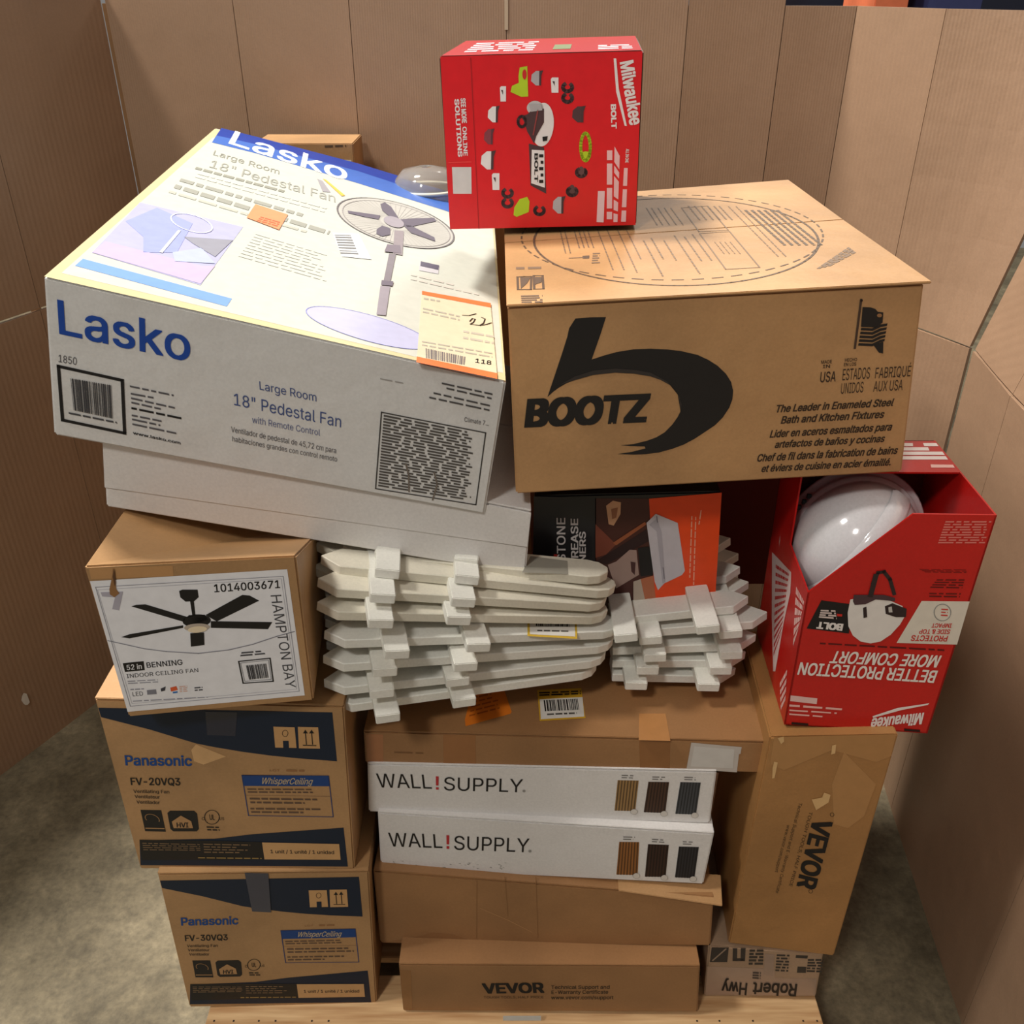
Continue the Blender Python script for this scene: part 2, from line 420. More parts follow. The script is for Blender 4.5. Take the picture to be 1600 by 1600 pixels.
for x in (-.535, -.50, -.455, -.425, -.36, -.33, .33, .37, .43, .52, .545):
    boxm('nail', (x, .982, .139), (x + .003, .985, .1402), ink((50, 40, 34)), pal, 0)
pf = Face((0, .972, .13), (0, -1, 0)); p = Print(pf)
p.poly((226, 222, 214), Q(N3, 915, 1238, 1105, 1238, 1105, 1262, 915, 1262), 1); p.build('paper_label', pal)

# ------------------------------------------------------------------ lower left: two ventilating fan boxes
def quadmap(src, dst):
    # bilinear inverse of src (FTL,FTR,FBL,FBR) then forward into dst
    def inv(p):
        u = v = .5
        for _ in range(25):
            def f(u, v): return tuple((src[0][k] * (1 - u) + src[1][k] * u) * (1 - v) + (src[2][k] * (1 - u) + src[3][k] * u) * v for k in (0, 1))
            a = f(u, v); b = f(u + 1e-4, v); c = f(u, v + 1e-4)
            J = ((b[0] - a[0]) / 1e-4, (c[0] - a[0]) / 1e-4, (b[1] - a[1]) / 1e-4, (c[1] - a[1]) / 1e-4)
            dx, dy = p[0] - a[0], p[1] - a[1]; det = J[0] * J[3] - J[1] * J[2]
            u += (dx * J[3] - J[1] * dy) / det; v += (J[0] * dy - J[2] * dx) / det
        return u, v
    def g(p):
        u, v = inv(p); return tuple((dst[0][k] * (1 - u) + dst[1][k] * u) * (1 - v) + (dst[2][k] * (1 - u) + dst[3][k] * u) * v for k in (0, 1))
    return g
PAN1 = [(148, 1093), (537, 1104), (219, 1358), (554, 1358)]
PAN2 = [(246, 1366), (576, 1362), (296, 1574), (589, 1569)]
NAVY, PBLUE = (8, 28, 50), (18, 62, 124)
def vent_print(box, model, remap):
    p = Print(box.front, remap); K = L7
    p.poly(NAVY, Q(K, 80, 155, 1325, 180, 1350, 440, 1150, 425, 1000, 410, 850, 390, 700, 365, 600, 345, 350, 270, 200, 232, 95, 205), 1)
    for q in ((1012, 255, 1125, 258, 1135, 368, 1022, 366), (1142, 256, 1250, 258, 1260, 372, 1148, 370)): p.poly((196, 152, 102), Q(K, *q), 2)
    p.poly(NAVY, Q(K, 1063, 330, 1093, 330, 1095, 368, 1065, 366), 3); p.ring(BLK, K(1075, 290), (4.4, 0), (0, 5), .0007, 16, 3)
    for x in (1182, 1215):
        p.line(BLK, Q(K, x, 280, x + 6, 348), .0014, 3); p.poly(BLK, Q(K, x - 13, 290, x, 270, x + 14, 290), 3)
    p.line(BLK, Q(K, 1172, 353, 1238, 355), .0016, 3)
    p.text((8, 66, 134), 'Panasonic', K(222, 460), K(578, 463), K(216, 408), .022)
    p.text(BLK, model, K(252, 565), K(517, 567), K(247, 527), .018)
    p.text((60, 48, 38), 'Ventilating Fan', K(268, 607), K(458, 610), K(266, 590), .008)
    p.text((60, 48, 38), 'Ventilateur', K(275, 635), K(408, 638), K(273, 618), .008)
    p.text((60, 48, 38), 'Ventilador', K(285, 664), K(408, 667), K(283, 647), .008)
    p.poly(BLK, Q(K, 305, 698, 415, 700, 440, 815, 330, 812), 1)
    p.ring((176, 134, 90), K(368, 745), (11, 2), (1, 7), .0012, 20, 2, a0=150, a1=380); p.line((176, 134, 90), Q(K, 335, 795, 430, 797), .002, 2)
    p.poly(BLK, Q(K, 448, 715, 462, 703, 590, 703, 606, 718, 616, 800, 604, 813, 480, 813, 464, 800), 1)
    p.poly((176, 134, 90), Q(K, 472, 760, 520, 728, 575, 758, 585, 795, 482, 795), 2); p.text(BLK, 'HVI', K(497, 790), K(560, 790), K(495, 765), .02, 3)
    p.ring(BLK, K(685, 737), (11.5, 0), (0, 11), .0012, 28, 2); p.text(BLK, 'UL', K(672, 750), K(700, 752), K(670, 722), .01)
    p.text(BLK, 'C', K(630, 752), K(645, 752), K(630, 737)); p.text(BLK, 'US', K(725, 752), K(750, 752), K(725, 737))
    p.rows(BLK, Q(K, 655, 782, 720, 784, 728, 812, 662, 810), 2, .5, .008)
    p.text((150, 106, 66), 'LOT', K(990, 492), K(1045, 493), K(990, 482)); p.rows((150, 106, 66), Q(K, 1080, 482, 1175, 483, 1176, 496, 1081, 495), 1, .7)
    p.line((44, 62, 110), Q(K, 845, 514, 1305, 517, 1330, 735, 880, 728), .0014, 2, True)
    p.poly(PBLUE, Q(K, 845, 512, 1305, 516, 1311, 572, 852, 570), 2)
    p.text((190, 170, 140), 'WhisperCeiling', K(945, 558), K(1215, 562), K(955, 525), .012, 3)
    p.rows((96, 74, 60), Q(K, 872, 580, 1210, 582, 1225, 612, 878, 610), 2, .45, .01)
    p.rows((96, 74, 60), Q(K, 884, 628, 1300, 634, 1310, 672, 892, 668), 2, .45, .01, last=.6)
    p.rows((96, 74, 60), Q(K, 888, 682, 1305, 686, 1312, 722, 896, 718), 2, .45, .01, last=.5)
    p.line((120, 90, 70), Q(K, 862, 620, 1318, 626), .0006, 2)
    p.poly(NAVY, Q(K, 300, 860, 700, 852, 900, 828, 1385, 793, 1408, 1000, 305, 993), 1)
    p.poly(BLK, Q(K, 300, 856, 700, 862, 950, 868, 962, 962, 312, 965), 2)
    p.rows((120, 96, 70), Q(K, 315, 868, 620, 876, 626, 916, 322, 914), 4, .45, .01, 3)
    p.rows((120, 96, 70), Q(K, 640, 872, 940, 878, 935, 932, 645, 928), 4, .45, .01, 3, last=.6)
    p.rows((150, 122, 70), Q(K, 612, 945, 950, 950, 950, 960, 612, 957), 1, .5, .01, 3)
    p.poly((200, 156, 106), Q(K, 952, 870, 1362, 878, 1370, 962, 965, 960), 3)
    p.text((50, 40, 36), '1 unit / 1 unité / 1 unidad', K(995, 926), K(1335, 931), K(993, 908), .01, 4)
    p.build('front_printing', box.root)
b = Carton('cardboard_box', 'brown ventilating fan box with navy band, bottom of the left stack on the pallet', 1.008, (0, 1.3, 1.9), PAN2, KR, .38, group='brown ventilating fan boxes')
vent_print(b, 'FV-30VQ3', quadmap(PAN1, PAN2))
b.flaps(KR); b.tape(b.front, Q(L7, 860, 1030, 985, 1032, 1000, 1240, 900, 1235), (60, 62, 76), 5, .2)
bl = b
b = Carton('cardboard_box', 'brown ventilating fan box with navy band, second from the bottom of the left stack', 1.02, (0, 1.4, .3), PAN1, KR, .38, group='brown ventilating fan boxes')
vent_print(b, 'FV-20VQ3', None)
b.flaps(KR); b.tape(b.front, Q(L7, 650, 175, 820, 178, 810, 305, 660, 300), (18, 28, 52), 2, .2)
b.tape(b.front, Q(L7, 600, 350, 760, 415, 640, 458, 590, 440, 575, 380), (205, 162, 112), .8, .3)

# ------------------------------------------------------------------ ceiling fan box
H = Carton('cardboard_box', 'brown ceiling fan box with a white picture label, under the white box at left', .965, (2.4, .5, 5), [(131, 885), (462, 868), (201, 1121), (490, 1095)], KR, .30, sag=(.04, .145))
p = Print(H.front); K = L5
p.poly(ink((240, 240, 244), .35), Q(K, 82, 592, 1315, 517, 1425, 1305, 318, 1408), 1)
GY = (150, 150, 160)
p.line(GY, Q(K, 118, 628, 1290, 560, 1390, 1278, 335, 1372), .0008, 2, True)
p.line((190, 190, 198), Q(K, 130, 645, 1278, 575, 1375, 1265, 345, 1355), .0006, 2, True)
p.text(BLK, '1014003671', K(855, 660), K(1270, 632), K(850, 612), .012)
p.text((70, 70, 74), 'HAMPTON BAY', K(1210, 672), K(1308, 1258), K(1276, 668), 0)
p.poly(BLK, Q(K, 640, 652, 660, 643, 755, 643, 762, 690, 735, 715, 680, 718, 648, 692), 2)
p.poly(BLK, Q(K, 708, 712, 732, 712, 742, 802, 722, 802), 2)
p.ell(BLK, K(750, 838), (22, -1), (0, 10)); p.poly(BLK, Q(K, 700, 803, 800, 800, 835, 850, 665, 855), 2)
p.ell((190, 176, 160), K(752, 878), (20, -1), (0, 6), lay=3); p.ell((240, 222, 188), K(755, 890), (15, -1), (0, 5), lay=4)
p.poly(BLK, Q(K, 710, 915, 795, 910, 798, 988, 714, 998), 3)
for q in ((342, 748, 372, 738, 430, 735, 685, 812, 670, 845), (278, 940, 330, 922, 665, 866, 665, 882, 330, 948), (805, 802, 1035, 676, 1080, 680, 1140, 712, 875, 842), (838, 840, 1222, 846, 1195, 890, 838, 882)):
    p.poly(BLK, Q(K, *q), 2)
p.line((140, 140, 150), Q(K, 195, 962, 300, 985, 420, 1012, 560, 1030, 760, 1042, 950, 1020, 1100, 985, 1250, 935, 1360, 905), .0014, 2)
p.poly(BLK, Q(K, 288, 1103, 418, 1090, 425, 1146, 302, 1158), 2); p.text((235, 235, 238), '52 in', K(312, 1145), K(408, 1136), K(308, 1114), .015, 3)
p.text((50, 50, 54), 'BENNING', K(436, 1132), K(662, 1112), K(430, 1100), .01)
p.text((60, 60, 64), 'INDOOR CEILING FAN', K(312, 1196), K(760, 1158), K(308, 1172), .004)
p.rows(GY, Q(K, 318, 1210, 505, 1200, 510, 1226, 322, 1236), 2, .4, .01)
p.rows(GY, Q(K, 335, 1262, 420, 1258, 421, 1268, 336, 1274), 1, .6, .006)
p.text((70, 70, 76), 'LED', K(348, 1310), K(415, 1305), K(344, 1284))
p.poly((130, 130, 140), Q(K, 438, 1272, 495, 1266, 500, 1296, 442, 1300), 2); p.poly((60, 60, 70), Q(K, 525, 1262, 556, 1248, 552, 1274, 528, 1280), 2)
p.poly((226, 96, 50), Q(K, 584, 1256, 622, 1246, 632, 1270, 590, 1280), 2); p.poly((60, 120, 190), Q(K, 600, 1282, 630, 1278, 630, 1288, 602, 1292), 2)
p.rows((226, 180, 160), Q(K, 640, 1245, 690, 1240, 692, 1282, 644, 1286), 4, .5, .006)
p.rows((70, 70, 76), Q(K, 735, 1250, 785, 1246, 788, 1276, 738, 1280), 2, .5, .006)
p.rows(GY, Q(K, 350, 1335, 820, 1310, 821, 1320, 352, 1346), 1, .5, .01)
p.line(BLK, Q(K, 1012, 1092, 1208, 1072, 1228, 1216, 1040, 1228), .0018, 2, True); p.line((120, 120, 126), Q(K, 1024, 1102, 1198, 1084, 1216, 1204, 1050, 1216), .0007, 2, True)
p.bars((50, 50, 56), Q(K, 1058, 1116, 1185, 1104, 1200, 1192, 1078, 1205), 18)
p.rows((70, 70, 76), Q(K, 1032, 1030, 1160, 1020, 1182, 1050, 1020, 1064), 2, .55, .01)
p.poly((178, 174, 186), Q(K, 150, 660, 290, 655, 265, 772, 222, 765, 240, 690, 160, 686), 2)
p.build('picture_label', H.root, 'white label showing a black five-bladed ceiling fan')
p = Print(H.front); p.poly((150, 108, 66), Q(K, 205, 640, 222, 560, 228, 505, 240, 560, 248, 640, 268, 665, 236, 690, 208, 672), 3)
p.poly((92, 62, 38), Q(K, 226, 560, 236, 505, 246, 600, 238, 618), 4); p.build('torn_paper', H.root)
H.tape(H.front, Q(K, 75, 510, 600, 495, 605, 560, 90, 580), (190, 142, 92))
# ------------------------------------------------------------------ lower centre stack
b = Carton('cardboard_box', 'long low brown box with black lettering, lowest in the centre, on the pallet', 1.0, (0, -.5, -.6), [(623, 1507), (1094, 1510), (630, 1580), (1090, 1581)], KRD, .42)
b.flaps(KRD, split=.4); K = N3; p = Print(b.front)
p.text(BLK, 'VEVOR', K(818, 1125), K(1118, 1121), K(810, 1077), .035)
p.text((60, 44, 30), 'TOUGH TOOLS, HALF PRICE', K(818, 1151), K(1118, 1150), K(817, 1139), .006)
for s_, y_, x1 in (('Technical Support and', 1103, 1447), ('E-Warranty Certificate', 1128, 1440), ('www.vevor.com/support', 1155, 1466)):
    p.text((56, 42, 30), s_, K(1155, y_), K(x1, y_ - 1), K(1155, y_ - 17), .012)
p.build('front_lettering', b.root)
b.tape(b.front, Q(K, 400, 1010, 455, 1012, 462, 1210, 418, 1208), (150, 106, 64))

b = Carton('cardboard_box', 'plain brown carton with creased front, between the white boxes and the lowest brown box', 1.052, (0, .5, -2.4), [(583, 1361), (1115, 1403), (594, 1473), (1110, 1478)], KRD, .40)
b.flaps(KRD)
K = N1
ov = [b.front.pt(q, 2) for q in Q(N3, 1085, 572, 1400, 590, 2010, 668, 1990, 560)]
slab('bent_flap', [b.pt(.72, -.008, 1.01), b.pt(1.022, -.03, .96), b.pt(1.03, .10, 1.06), b.pt(.72, .10, 1.03)], .003, KR, b.root, .0008)
p = Print(b.front)
for q in ((785, 560, 783, 850), (925, 545, 940, 740), (1080, 545, 1090, 850)): p.line((140, 100, 62), Q(N3, *q), .0012, 1)
p.line((186, 140, 94), Q(N3, 800, 700, 940, 760, 1060, 820), .0012, 1)
p.poly((146, 104, 66), Q(N3, 310, 868, 460, 850, 560, 822, 660, 830, 760, 865, 760, 882, 310, 872), .6)
p.build('creases', b.root)

def wall_supply(label, y, rot, px, K, T, sw, cols, caps, dirty=False):
    b = Carton('cardboard_box', label, y, rot, px, WHT, .40, group='slim white boxes with swatches')
    b.flaps(WHT)
    p = Print(b.front)
    p.text(BLK, 'WALL', *[L8(*t) for t in T[0]]); p.poly((186, 50, 56), Q(L8, *T[1]), 2); p.poly((186, 50, 56), Q(L8, *T[2]), 2)
    p.text(BLK, 'SUPPLY', *[L8(*t) for t in T[3]]); p.ell((150, 148, 144), L8(*T[4]), (2.4, 0), (0, 2.2), 14)
    p.build('front_lettering', b.root)
    for q, c, cp in zip(sw, cols, caps):
        s = Print(b.front); Z = Q(N1, *q); s.poly(c, Z, 1)
        P = [s.P(z, 2) for z in Z]; dk = tuple(int(v * .55) for v in c)
        for i in range(7):
            u = (i + .3) / 7; s.add([s.quadlerp(P, u, 0), s.quadlerp(P, u + .05, 0), s.quadlerp(P, u + .05, 1), s.quadlerp(P, u, 1)], dk)
        x, yy = q[4], q[5]; s.ell((214, 208, 200), N1(x - 8, yy + 2), (5.5, 0), (0, 4.2), 18, 3); s.ring((150, 145, 140), N1(x - 8, yy + 2), (5.5, 0), (0, 4.2), .0005, 18, 4)
        s.rows((120, 116, 112), Q(N1, q[0] + 25, q[1] - 38, q[2] - 22, q[3] - 38, q[2] - 24, q[3] - 10, q[0] + 24, q[1] - 10), 2, .4, .012, last=.7)
        s.build('colour_swatch', b.root, cp)
    if dirty:
        s = Print(b.front)
        for i in range(34):
            x = random.choice((random.uniform(250, 440), random.uniform(600, 820), random.uniform(880, 1000))); yy = random.uniform(975, 1015) + (x - 250) * .02
            s.poly((140, 136, 126), Q(L8, x, yy, x + random.uniform(5, 22), yy + 1, x + random.uniform(4, 18), yy + random.uniform(3, 7)), 1)
        s.build('scuff_marks', b.root)['kind'] = 'stuff'
    return b
SWC = [(160, 124, 78), (78, 52, 38), (70, 72, 76)]
b2 = wall_supply('slim white box with wood colour swatches, lower of the two white boxes in the centre', 1.068, (0, .6, -3), [(590, 1270), (1116, 1303), (595, 1357), (1099, 1382)], L8,
    [((272, 888), (606, 899), (262, 802)), (630, 818, 648, 819, 647, 876, 631, 875), (631, 886, 648, 887, 648, 904, 631, 903), ((672, 908), (1145, 926), (672, 822)), (1152, 918)],
    [(430, 860, 555, 862, 545, 1068, 412, 1065), (610, 875, 740, 880, 720, 1080, 590, 1078), (803, 890, 928, 893, 900, 1088, 778, 1082)],
    [(152, 98, 50), (58, 36, 28), (46, 44, 48)], ['light brown slatted wood swatch', 'dark brown slatted wood swatch', 'charcoal slatted wood swatch'], True)
b1 = wall_supply('slim white box with wood colour swatches, upper of the two white boxes in the centre', 1.075, (0, .3, -1.9), [(574, 1194), (1120, 1206), (576, 1269), (1109, 1287)], L8,
    [((200, 519), (540, 528), (186, 432)), (564, 450, 582, 451, 581, 508, 565, 507), (565, 518, 582, 519, 582, 534, 565, 533), ((608, 537), (1105, 551), (608, 455)), (1115, 542)],
    [(420, 475, 552, 478, 530, 668, 400, 665), (612, 485, 742, 487, 718, 680, 583, 675), (812, 487, 940, 490, 910, 690, 780, 685)],
    SWC, ['light brown slatted wood swatch', 'dark brown slatted wood swatch', 'charcoal slatted wood swatch'])
FL = Carton('cardboard_box', 'flat brown box with price stickers, under the picket fence pieces', 1.078, (0, 0, -2), [(568, 1143), (1196, 1160), (571, 1193), (1190, 1208)], KRD, .46)
FL.flaps(KRD, split=.42)
FL.tape(FL.front, Q(L8, 610, 193, 812, 196, 815, 385, 612, 378), (150, 100, 58)); FL.tape(FL.front, Q(L8, 130, 188, 235, 190, 237, 374, 136, 370), (158, 104, 66))
FL.tape(FL.front, Q(N1, 555, 222, 750, 230, 745, 412, 560, 408), (146, 98, 56))
FL.top.p = FL.top.p + FL.top.n * .0036
FL.tape(FL.top, Q(N1, 555, 60, 720, 60, 750, 232, 552, 226), (186, 132, 80))
p = Print(FL.front); p.rows((120, 84, 52), Q(L8, 305, 295, 490, 300, 490, 312, 305, 306), 1, .6, .02); p.build('faint_lettering', FL.root)
p = Print(FL.front); p.poly((196, 188, 180), Q(N1, 880, 240, 1195, 268, 1188, 310, 1178, 312, 1165, 425, 850, 405), 1.5); p.poly((206, 202, 196), Q(N1, 900, 262, 1150, 282, 1140, 400, 1080, 398, 875, 388), 2); p.build('torn_label', FL.root, 'torn grey-white label')
p = Print(FL.top); K = L3
p.poly((206, 160, 40), Q(K, 150, 1290, 412, 1278, 438, 1456, 165, 1474), 1); p.poly((226, 222, 214), Q(K, 165, 1345, 420, 1332, 430, 1448, 172, 1464), 2)
p.rows(BLK, Q(K, 160, 1300, 408, 1290, 411, 1318, 163, 1328), 2, .6, .012, 2); p.bars(BLK, Q(K, 188, 1352, 390, 1342, 400, 1408, 196, 1418), 24); p.rows((90, 86, 80), Q(K, 208, 1428, 385, 1420, 387, 1436, 210, 1444), 1, .6, .01, 3)
p.build('barcode_sticker', FL.root, 'yellow and white barcode sticker')
p = Print(FL.top); K = L6
p.poly((222, 120, 30), Q(K, 1030, 1122, 1222, 1086, 1278, 1250, 1270, 1262, 990, 1340, 985, 1300), 1)
p.rows((170, 80, 20), Q(K, 1040, 1150, 1215, 1112, 1255, 1225, 1010, 1290), 5, .35, .01, 2, last=.6); p.build('price_sticker', FL.root, 'bright orange price sticker')
p = Print(FL.top); p.poly((216, 84, 36), Q(K, 60, 1085, 170, 1085, 160, 1125, 62, 1128), 1)
# ------------------------------------------------------------------ right lower: printed box and upright box
HD = Carton('cardboard_box', 'battered brown box with black printed panels and handwriting, on the right end of the pallet', 1.03, (0, 0, -2), [(1107, 1479), (1287, 1489), (1100, 1557), (1275, 1557)], kraft('kraft_grey', (176, 146, 118)), .42)
K = N7; p = Print(HD.front)
p.poly((56, 50, 46), Q(K, 848, 520, 955, 520, 945, 612, 836, 612), 1)
p.line((150, 128, 108), Q(K, 855, 600, 935, 530), .003, 2)
for q in ((980, 525, 1008, 525, 1006, 606, 978, 606), (1030, 525, 1060, 525, 1056, 606, 1028, 606), (985, 588, 1050, 588, 1050, 606, 985, 606)): p.poly((56, 50, 46), Q(K, *q), 1)
p.rows((60, 54, 48), Q(K, 1085, 530, 1172, 530, 1170, 632, 1078, 632), 5, .7, .012, 1)
p.rows((60, 54, 48), Q(K, 1255, 560, 1335, 562, 1325, 676, 1245, 672), 6, .6, .01, 1)
p.rows((60, 54, 48), Q(K, 1450, 590, 1548, 590, 1535, 680, 1440, 676), 5, .65, .01, 1); p.poly((60, 54, 48), Q(K, 1375, 568, 1450, 572, 1445, 590, 1372, 586), 1)
p.poly((60, 54, 48), Q(K, 1385, 640, 1440, 642, 1436, 680, 1380, 678), 1); p.rows((70, 60, 54), Q(K, 1105, 668, 1155, 670, 1152, 720, 1102, 716), 3, .6, .008, 3)
p.build('printed_panels', HD.root)['kind'] = 'stuff'
HD.tape(HD.front, Q(K, 822, 640, 1240, 655, 1245, 712, 1505, 716, 1495, 822, 808, 815), (166, 140, 120), .7); HD.tape(HD.front, Q(K, 1180, 560, 1240, 565, 1232, 700, 1172, 690), (160, 136, 118), .8)
p = Print(HD.front)
p.text(BLK, 'Robert', K(1388, 748), K(1110, 738), K(1378, 822), .02, 4); p.text(BLK, 'Hwy', K(1075, 742), K(915, 730), K(1068, 815), .02, 4)
p.build('handwriting', HD.root, 'upside-down marker handwriting')
# worn white carton strip at its foot
V = Carton('cardboard_box', 'tall upright brown box with sideways black lettering and torn patches, on the right', 1.03, (0, .4, -3.2), [(1203, 1152), (1404, 1148), (1138, 1474), (1303, 1494)], kraft('kraft_olive', (176, 128, 76), rough=.4), .26)
K = N2; p = Print(V.front)
p.text(BLK, 'VEVOR', K(548, 568), K(466, 905), K(640, 592), .035)
p.text((60, 44, 28), 'TOUGH TOOLS, HALF PRICE', K(527, 535), K(425, 908), K(543, 540), .006)
p.text((60, 44, 28), 'Technical Support and E-Warranty Certificate', K(475, 490), K(358, 942), K(491, 495), .006)
p.text((60, 44, 28), 'www.vevor.com/support', K(415, 602), K(354, 838), K(431, 606), .006)
p.ring(BLK, K(640, 552), (3, 0), (0, 3), .0007, 14); p.ring(BLK, K(533, 935), (3, 0), (0, 3), .0007, 14)
p.build('sideways_lettering', V.root)
for q in ((368, 168, 398, 160, 400, 185, 385, 198), (350, 285, 368, 290, 352, 368, 340, 370, 342, 320), (538, 475, 590, 465, 600, 440, 632, 452, 622, 490, 560, 528), (640, 205, 660, 200, 655, 245, 635, 250)):
    p = Print(V.front); p.poly((214, 176, 122), Q(K, *q), 3); p.build('torn_patch', V.root, 'pale patch where the paper is torn')
V.tape(V.front, Q(K, 350, 165, 960, 150, 935, 260, 860, 290, 640, 230, 400, 330, 330, 300), (174, 128, 78), .8, .22, 'clear_tape')
V.tape(V.front, Q(K, 640, 400, 700, 240, 860, 400, 800, 560, 720, 620, 650, 600), (176, 130, 80), .9, .3, 'clear_tape')

# ------------------------------------------------------------------ picket fence pieces
VIN = kraft('white_wood', (238, 237, 228), rough=.5, var=.05)
VINB = kraft('white_wood_dirty', (228, 222, 204), rough=.6, var=.16)
TK = .0155
def fence(label, group, tip, end, ytip, yend, rails, prot, cut=0, rows=4, sp=.088, roundend=True, wd=.046, mat=None):
    """a lying piece of garden fence: pickets run along u, rails run in depth and stick out in front"""
    A = at(tip, ytip); Bp = at(end, yend)
    u = (Bp - A); ln = u.length; u.normalize()
    v = Vector((0, 1, 0)); v = (v - u * v.dot(u)).normalized(); w = u.cross(v)
    if w.z < 0: w = -w
    t = thing('picket_fence', label, 'fence', A + v * .12 - w * TK, group)
    mat = mat or VIN
    for k in range(rows):
        dy = k * sp + random.uniform(-.003, .003); sl = random.uniform(-.012, .012) if k else 0
        h = wd / 2; pt_ = .028; L0 = ln
        if k: ln = L0 - cut
        if roundend:
            out = [(sl, 0), (sl + pt_, -h), (ln - .03, -h), (ln - .012, -h * .75), (ln, -h * .2), (ln, h * .3), (ln - .012, h * .8), (ln - .03, h), (sl + pt_, h)]
        else: out = [(sl, 0), (sl + pt_, -h), (ln, -h), (ln, h), (sl + pt_, h)]
        ln = L0
        vs = [A + u * a + v * (b + dy) for a, b in out]; n = len(vs)
        vs += [p - w * TK for p in vs]
        fs = [tuple(range(n)), tuple(range(2 * n - 1, n - 1, -1))] + [(i, i + n, (i + 1) % n + n, (i + 1) % n) for i in range(n)]
        o = mesh_obj('picket', vs, fs, mat, t); bm = bmesh.new(); bm.from_mesh(o.data); bmesh.ops.recalc_face_normals(bm, faces=bm.faces)
        bmesh.ops.bevel(bm, geom=bm.edges[:], offset=.0012, segments=1, affect='EDGES'); bm.to_mesh(o.data); bm.free()
    for rx, pr in zip(rails, prot):
        o0 = A + u * rx; y0 = -wd / 2 - pr; y1 = (rows - 1) * sp + wd * .5
        q = [o0 + v * y0, o0 + u * .0345 + v * y0, o0 + u * .0345 + v * y1, o0 + v * y1]
        slab('rail', [p + w * .0002 for p in q], TK, VIN, t, .0012, w)
    return t, (A, u, v, w, ln)
tipsA = [(535, 851), (501, 868), (496, 902), (495, 940), (506, 986), (504, 1024), (505, 1060), (517, 1090)]
endsA = [(950, 890), (962, 912), (947, 930), (949, 950), (966, 972), (958, 994), (945, 1014), (932, 1034)]
railA = [592, 585, 572, 566, 590, 575, 572, 580]
protA = [.012, .02, .03, .036, .045, .034, .034, .048]
words = ['topmost', 'second from the top', 'third from the top', 'fourth from the top', 'fifth from the top', 'third from the bottom', 'second from the bottom', 'lowest']
for i, (a, b_, r_, pr) in enumerate(zip(tipsA, endsA, railA, protA)):
    rx = (r_ - a[0]) * .00092
    t, fr = fence('white picket fence piece, tips to the left, %s in its stack' % words[i], 'white picket fence pieces lying in the centre', a, b_, (1.16, 1.11, 1.075, 1.055)[i] if i < 4 else 1.048, 1.15, (rx, rx + .113 + random.uniform(-.004, .004)), (pr, pr * random.uniform(.7, 1.1)), mat=VIN if i > 3 else VINB, cut=.15, rows=1 if i < 2 else 4)
    if i == 4:
        A, u, v, w_, ln = fr; p = Print(Face(A, w_)); K = L3
        p.poly((214, 176, 60), Q(K, 92, 852, 385, 858, 388, 985, 92, 968), 1); p.poly((224, 220, 212), Q(K, 105, 852, 372, 857, 376, 972, 106, 958), 2)
        p.bars(BLK, Q(K, 140, 858, 340, 860, 340, 915, 142, 910), 24); p.rows((90, 86, 80), Q(K, 150, 930, 335, 935, 335, 948, 150, 943), 1, .6, .01, 3); p.build('barcode_sticker', t, 'white barcode sticker with a yellow border')
    if i == 0:
        A, u, v, w_, ln = fr; p = Print(Face(A, w_)); p.poly((150, 146, 134), Q(L3, 110, 492, 330, 520, 335, 600, 60, 590), 1); p.build('stained_tape', t, 'grey stained tape')
tipsB = [(1170, 932), (1200, 957), (1182, 990), (1166, 1018), (1150, 1042)]
endsB = [(952, 955), (955, 976), (955, 998), (955, 1018), (955, 1038)]
railB = [(1110, 989), (1148, 1027), (1146, 1030), (1130, 1017), (1110, 997)]
protB = [.06, .036, .04, .036, .04]
wordsB = ['topmost', 'second from the top', 'middle one', 'second from the bottom', 'lowest']
for i in range(5):
    a, b_ = tipsB[i], endsB[i]
    fence('white picket fence piece, tips to the right, %s of the right stack' % wordsB[i], 'white picket fence pieces lying in the centre', a, b_, 1.19, 1.19,
          [(a[0] - r) * .00101 for r in railB[i]], (protB[i], protB[i]), rows=3, roundend=False)

# ------------------------------------------------------------------ white box and pedestal fan box
W = Carton('cardboard_box', 'blank white box lying tilted beneath the pedestal fan box', 1.12, (2, 10.5, 1), [(160, 672), (830, 800), (166, 792), (821, 899)], WHT, .5)
W.flaps(WHT)
ll = Face(W.c['FTL'], W.front.n); p = Print(W.front)
p.line((176, 168, 164), [(166, 762), (310, 781), (500, 805), (823, 855)], .0012, 1); p.build('lid_seam', W.root)
slab('lid_front', [W.front.pt(q, 1) for q in [(164, 761), (824, 854), (830, 801), (160, 673)]], .0015, WHT, W.root, .0006, W.front.n)

CREAM = (206, 192, 150)
F = Carton('cardboard_box', 'large white pedestal fan box with blue lettering and picture top, tilted on the left', 1.10, (1, 14, 2.2), [(68, 432), (791, 596), (84, 680), (757, 804)], kraft('fan_box_card', (226, 225, 222), rough=.42, var=.03), .75, back=[(336, 200), (771, 319)], r=.003)
p = Print(F.front); K = K4; BL = (22, 70, 160); GR = (90, 88, 92); SB = (66, 84, 136)
def px_(K, *xy): return K(*xy)
p.text(BL, 'Lasko', (87.5, 519.5), (296, 564), (84, 467), .012)
p.text(GR, '1850', K(122, 660), K(240, 680), K(122, 614))
p.line(BLK, Q(K, 126, 688, 525, 776, 540, 1106, 152, 1024), .0042, 2, True)
p.bars((60, 60, 64), Q(K, 202, 762, 460, 806, 470, 1015, 222, 962), 26); p.rows((70, 70, 74), Q(K, 190, 970, 490, 1030, 492, 1048, 192, 988), 1, .6, .01, 3)
p.rows(GR, Q(K, 572, 803, 845, 860, 846, 880, 573, 822), 1, .55, .012)
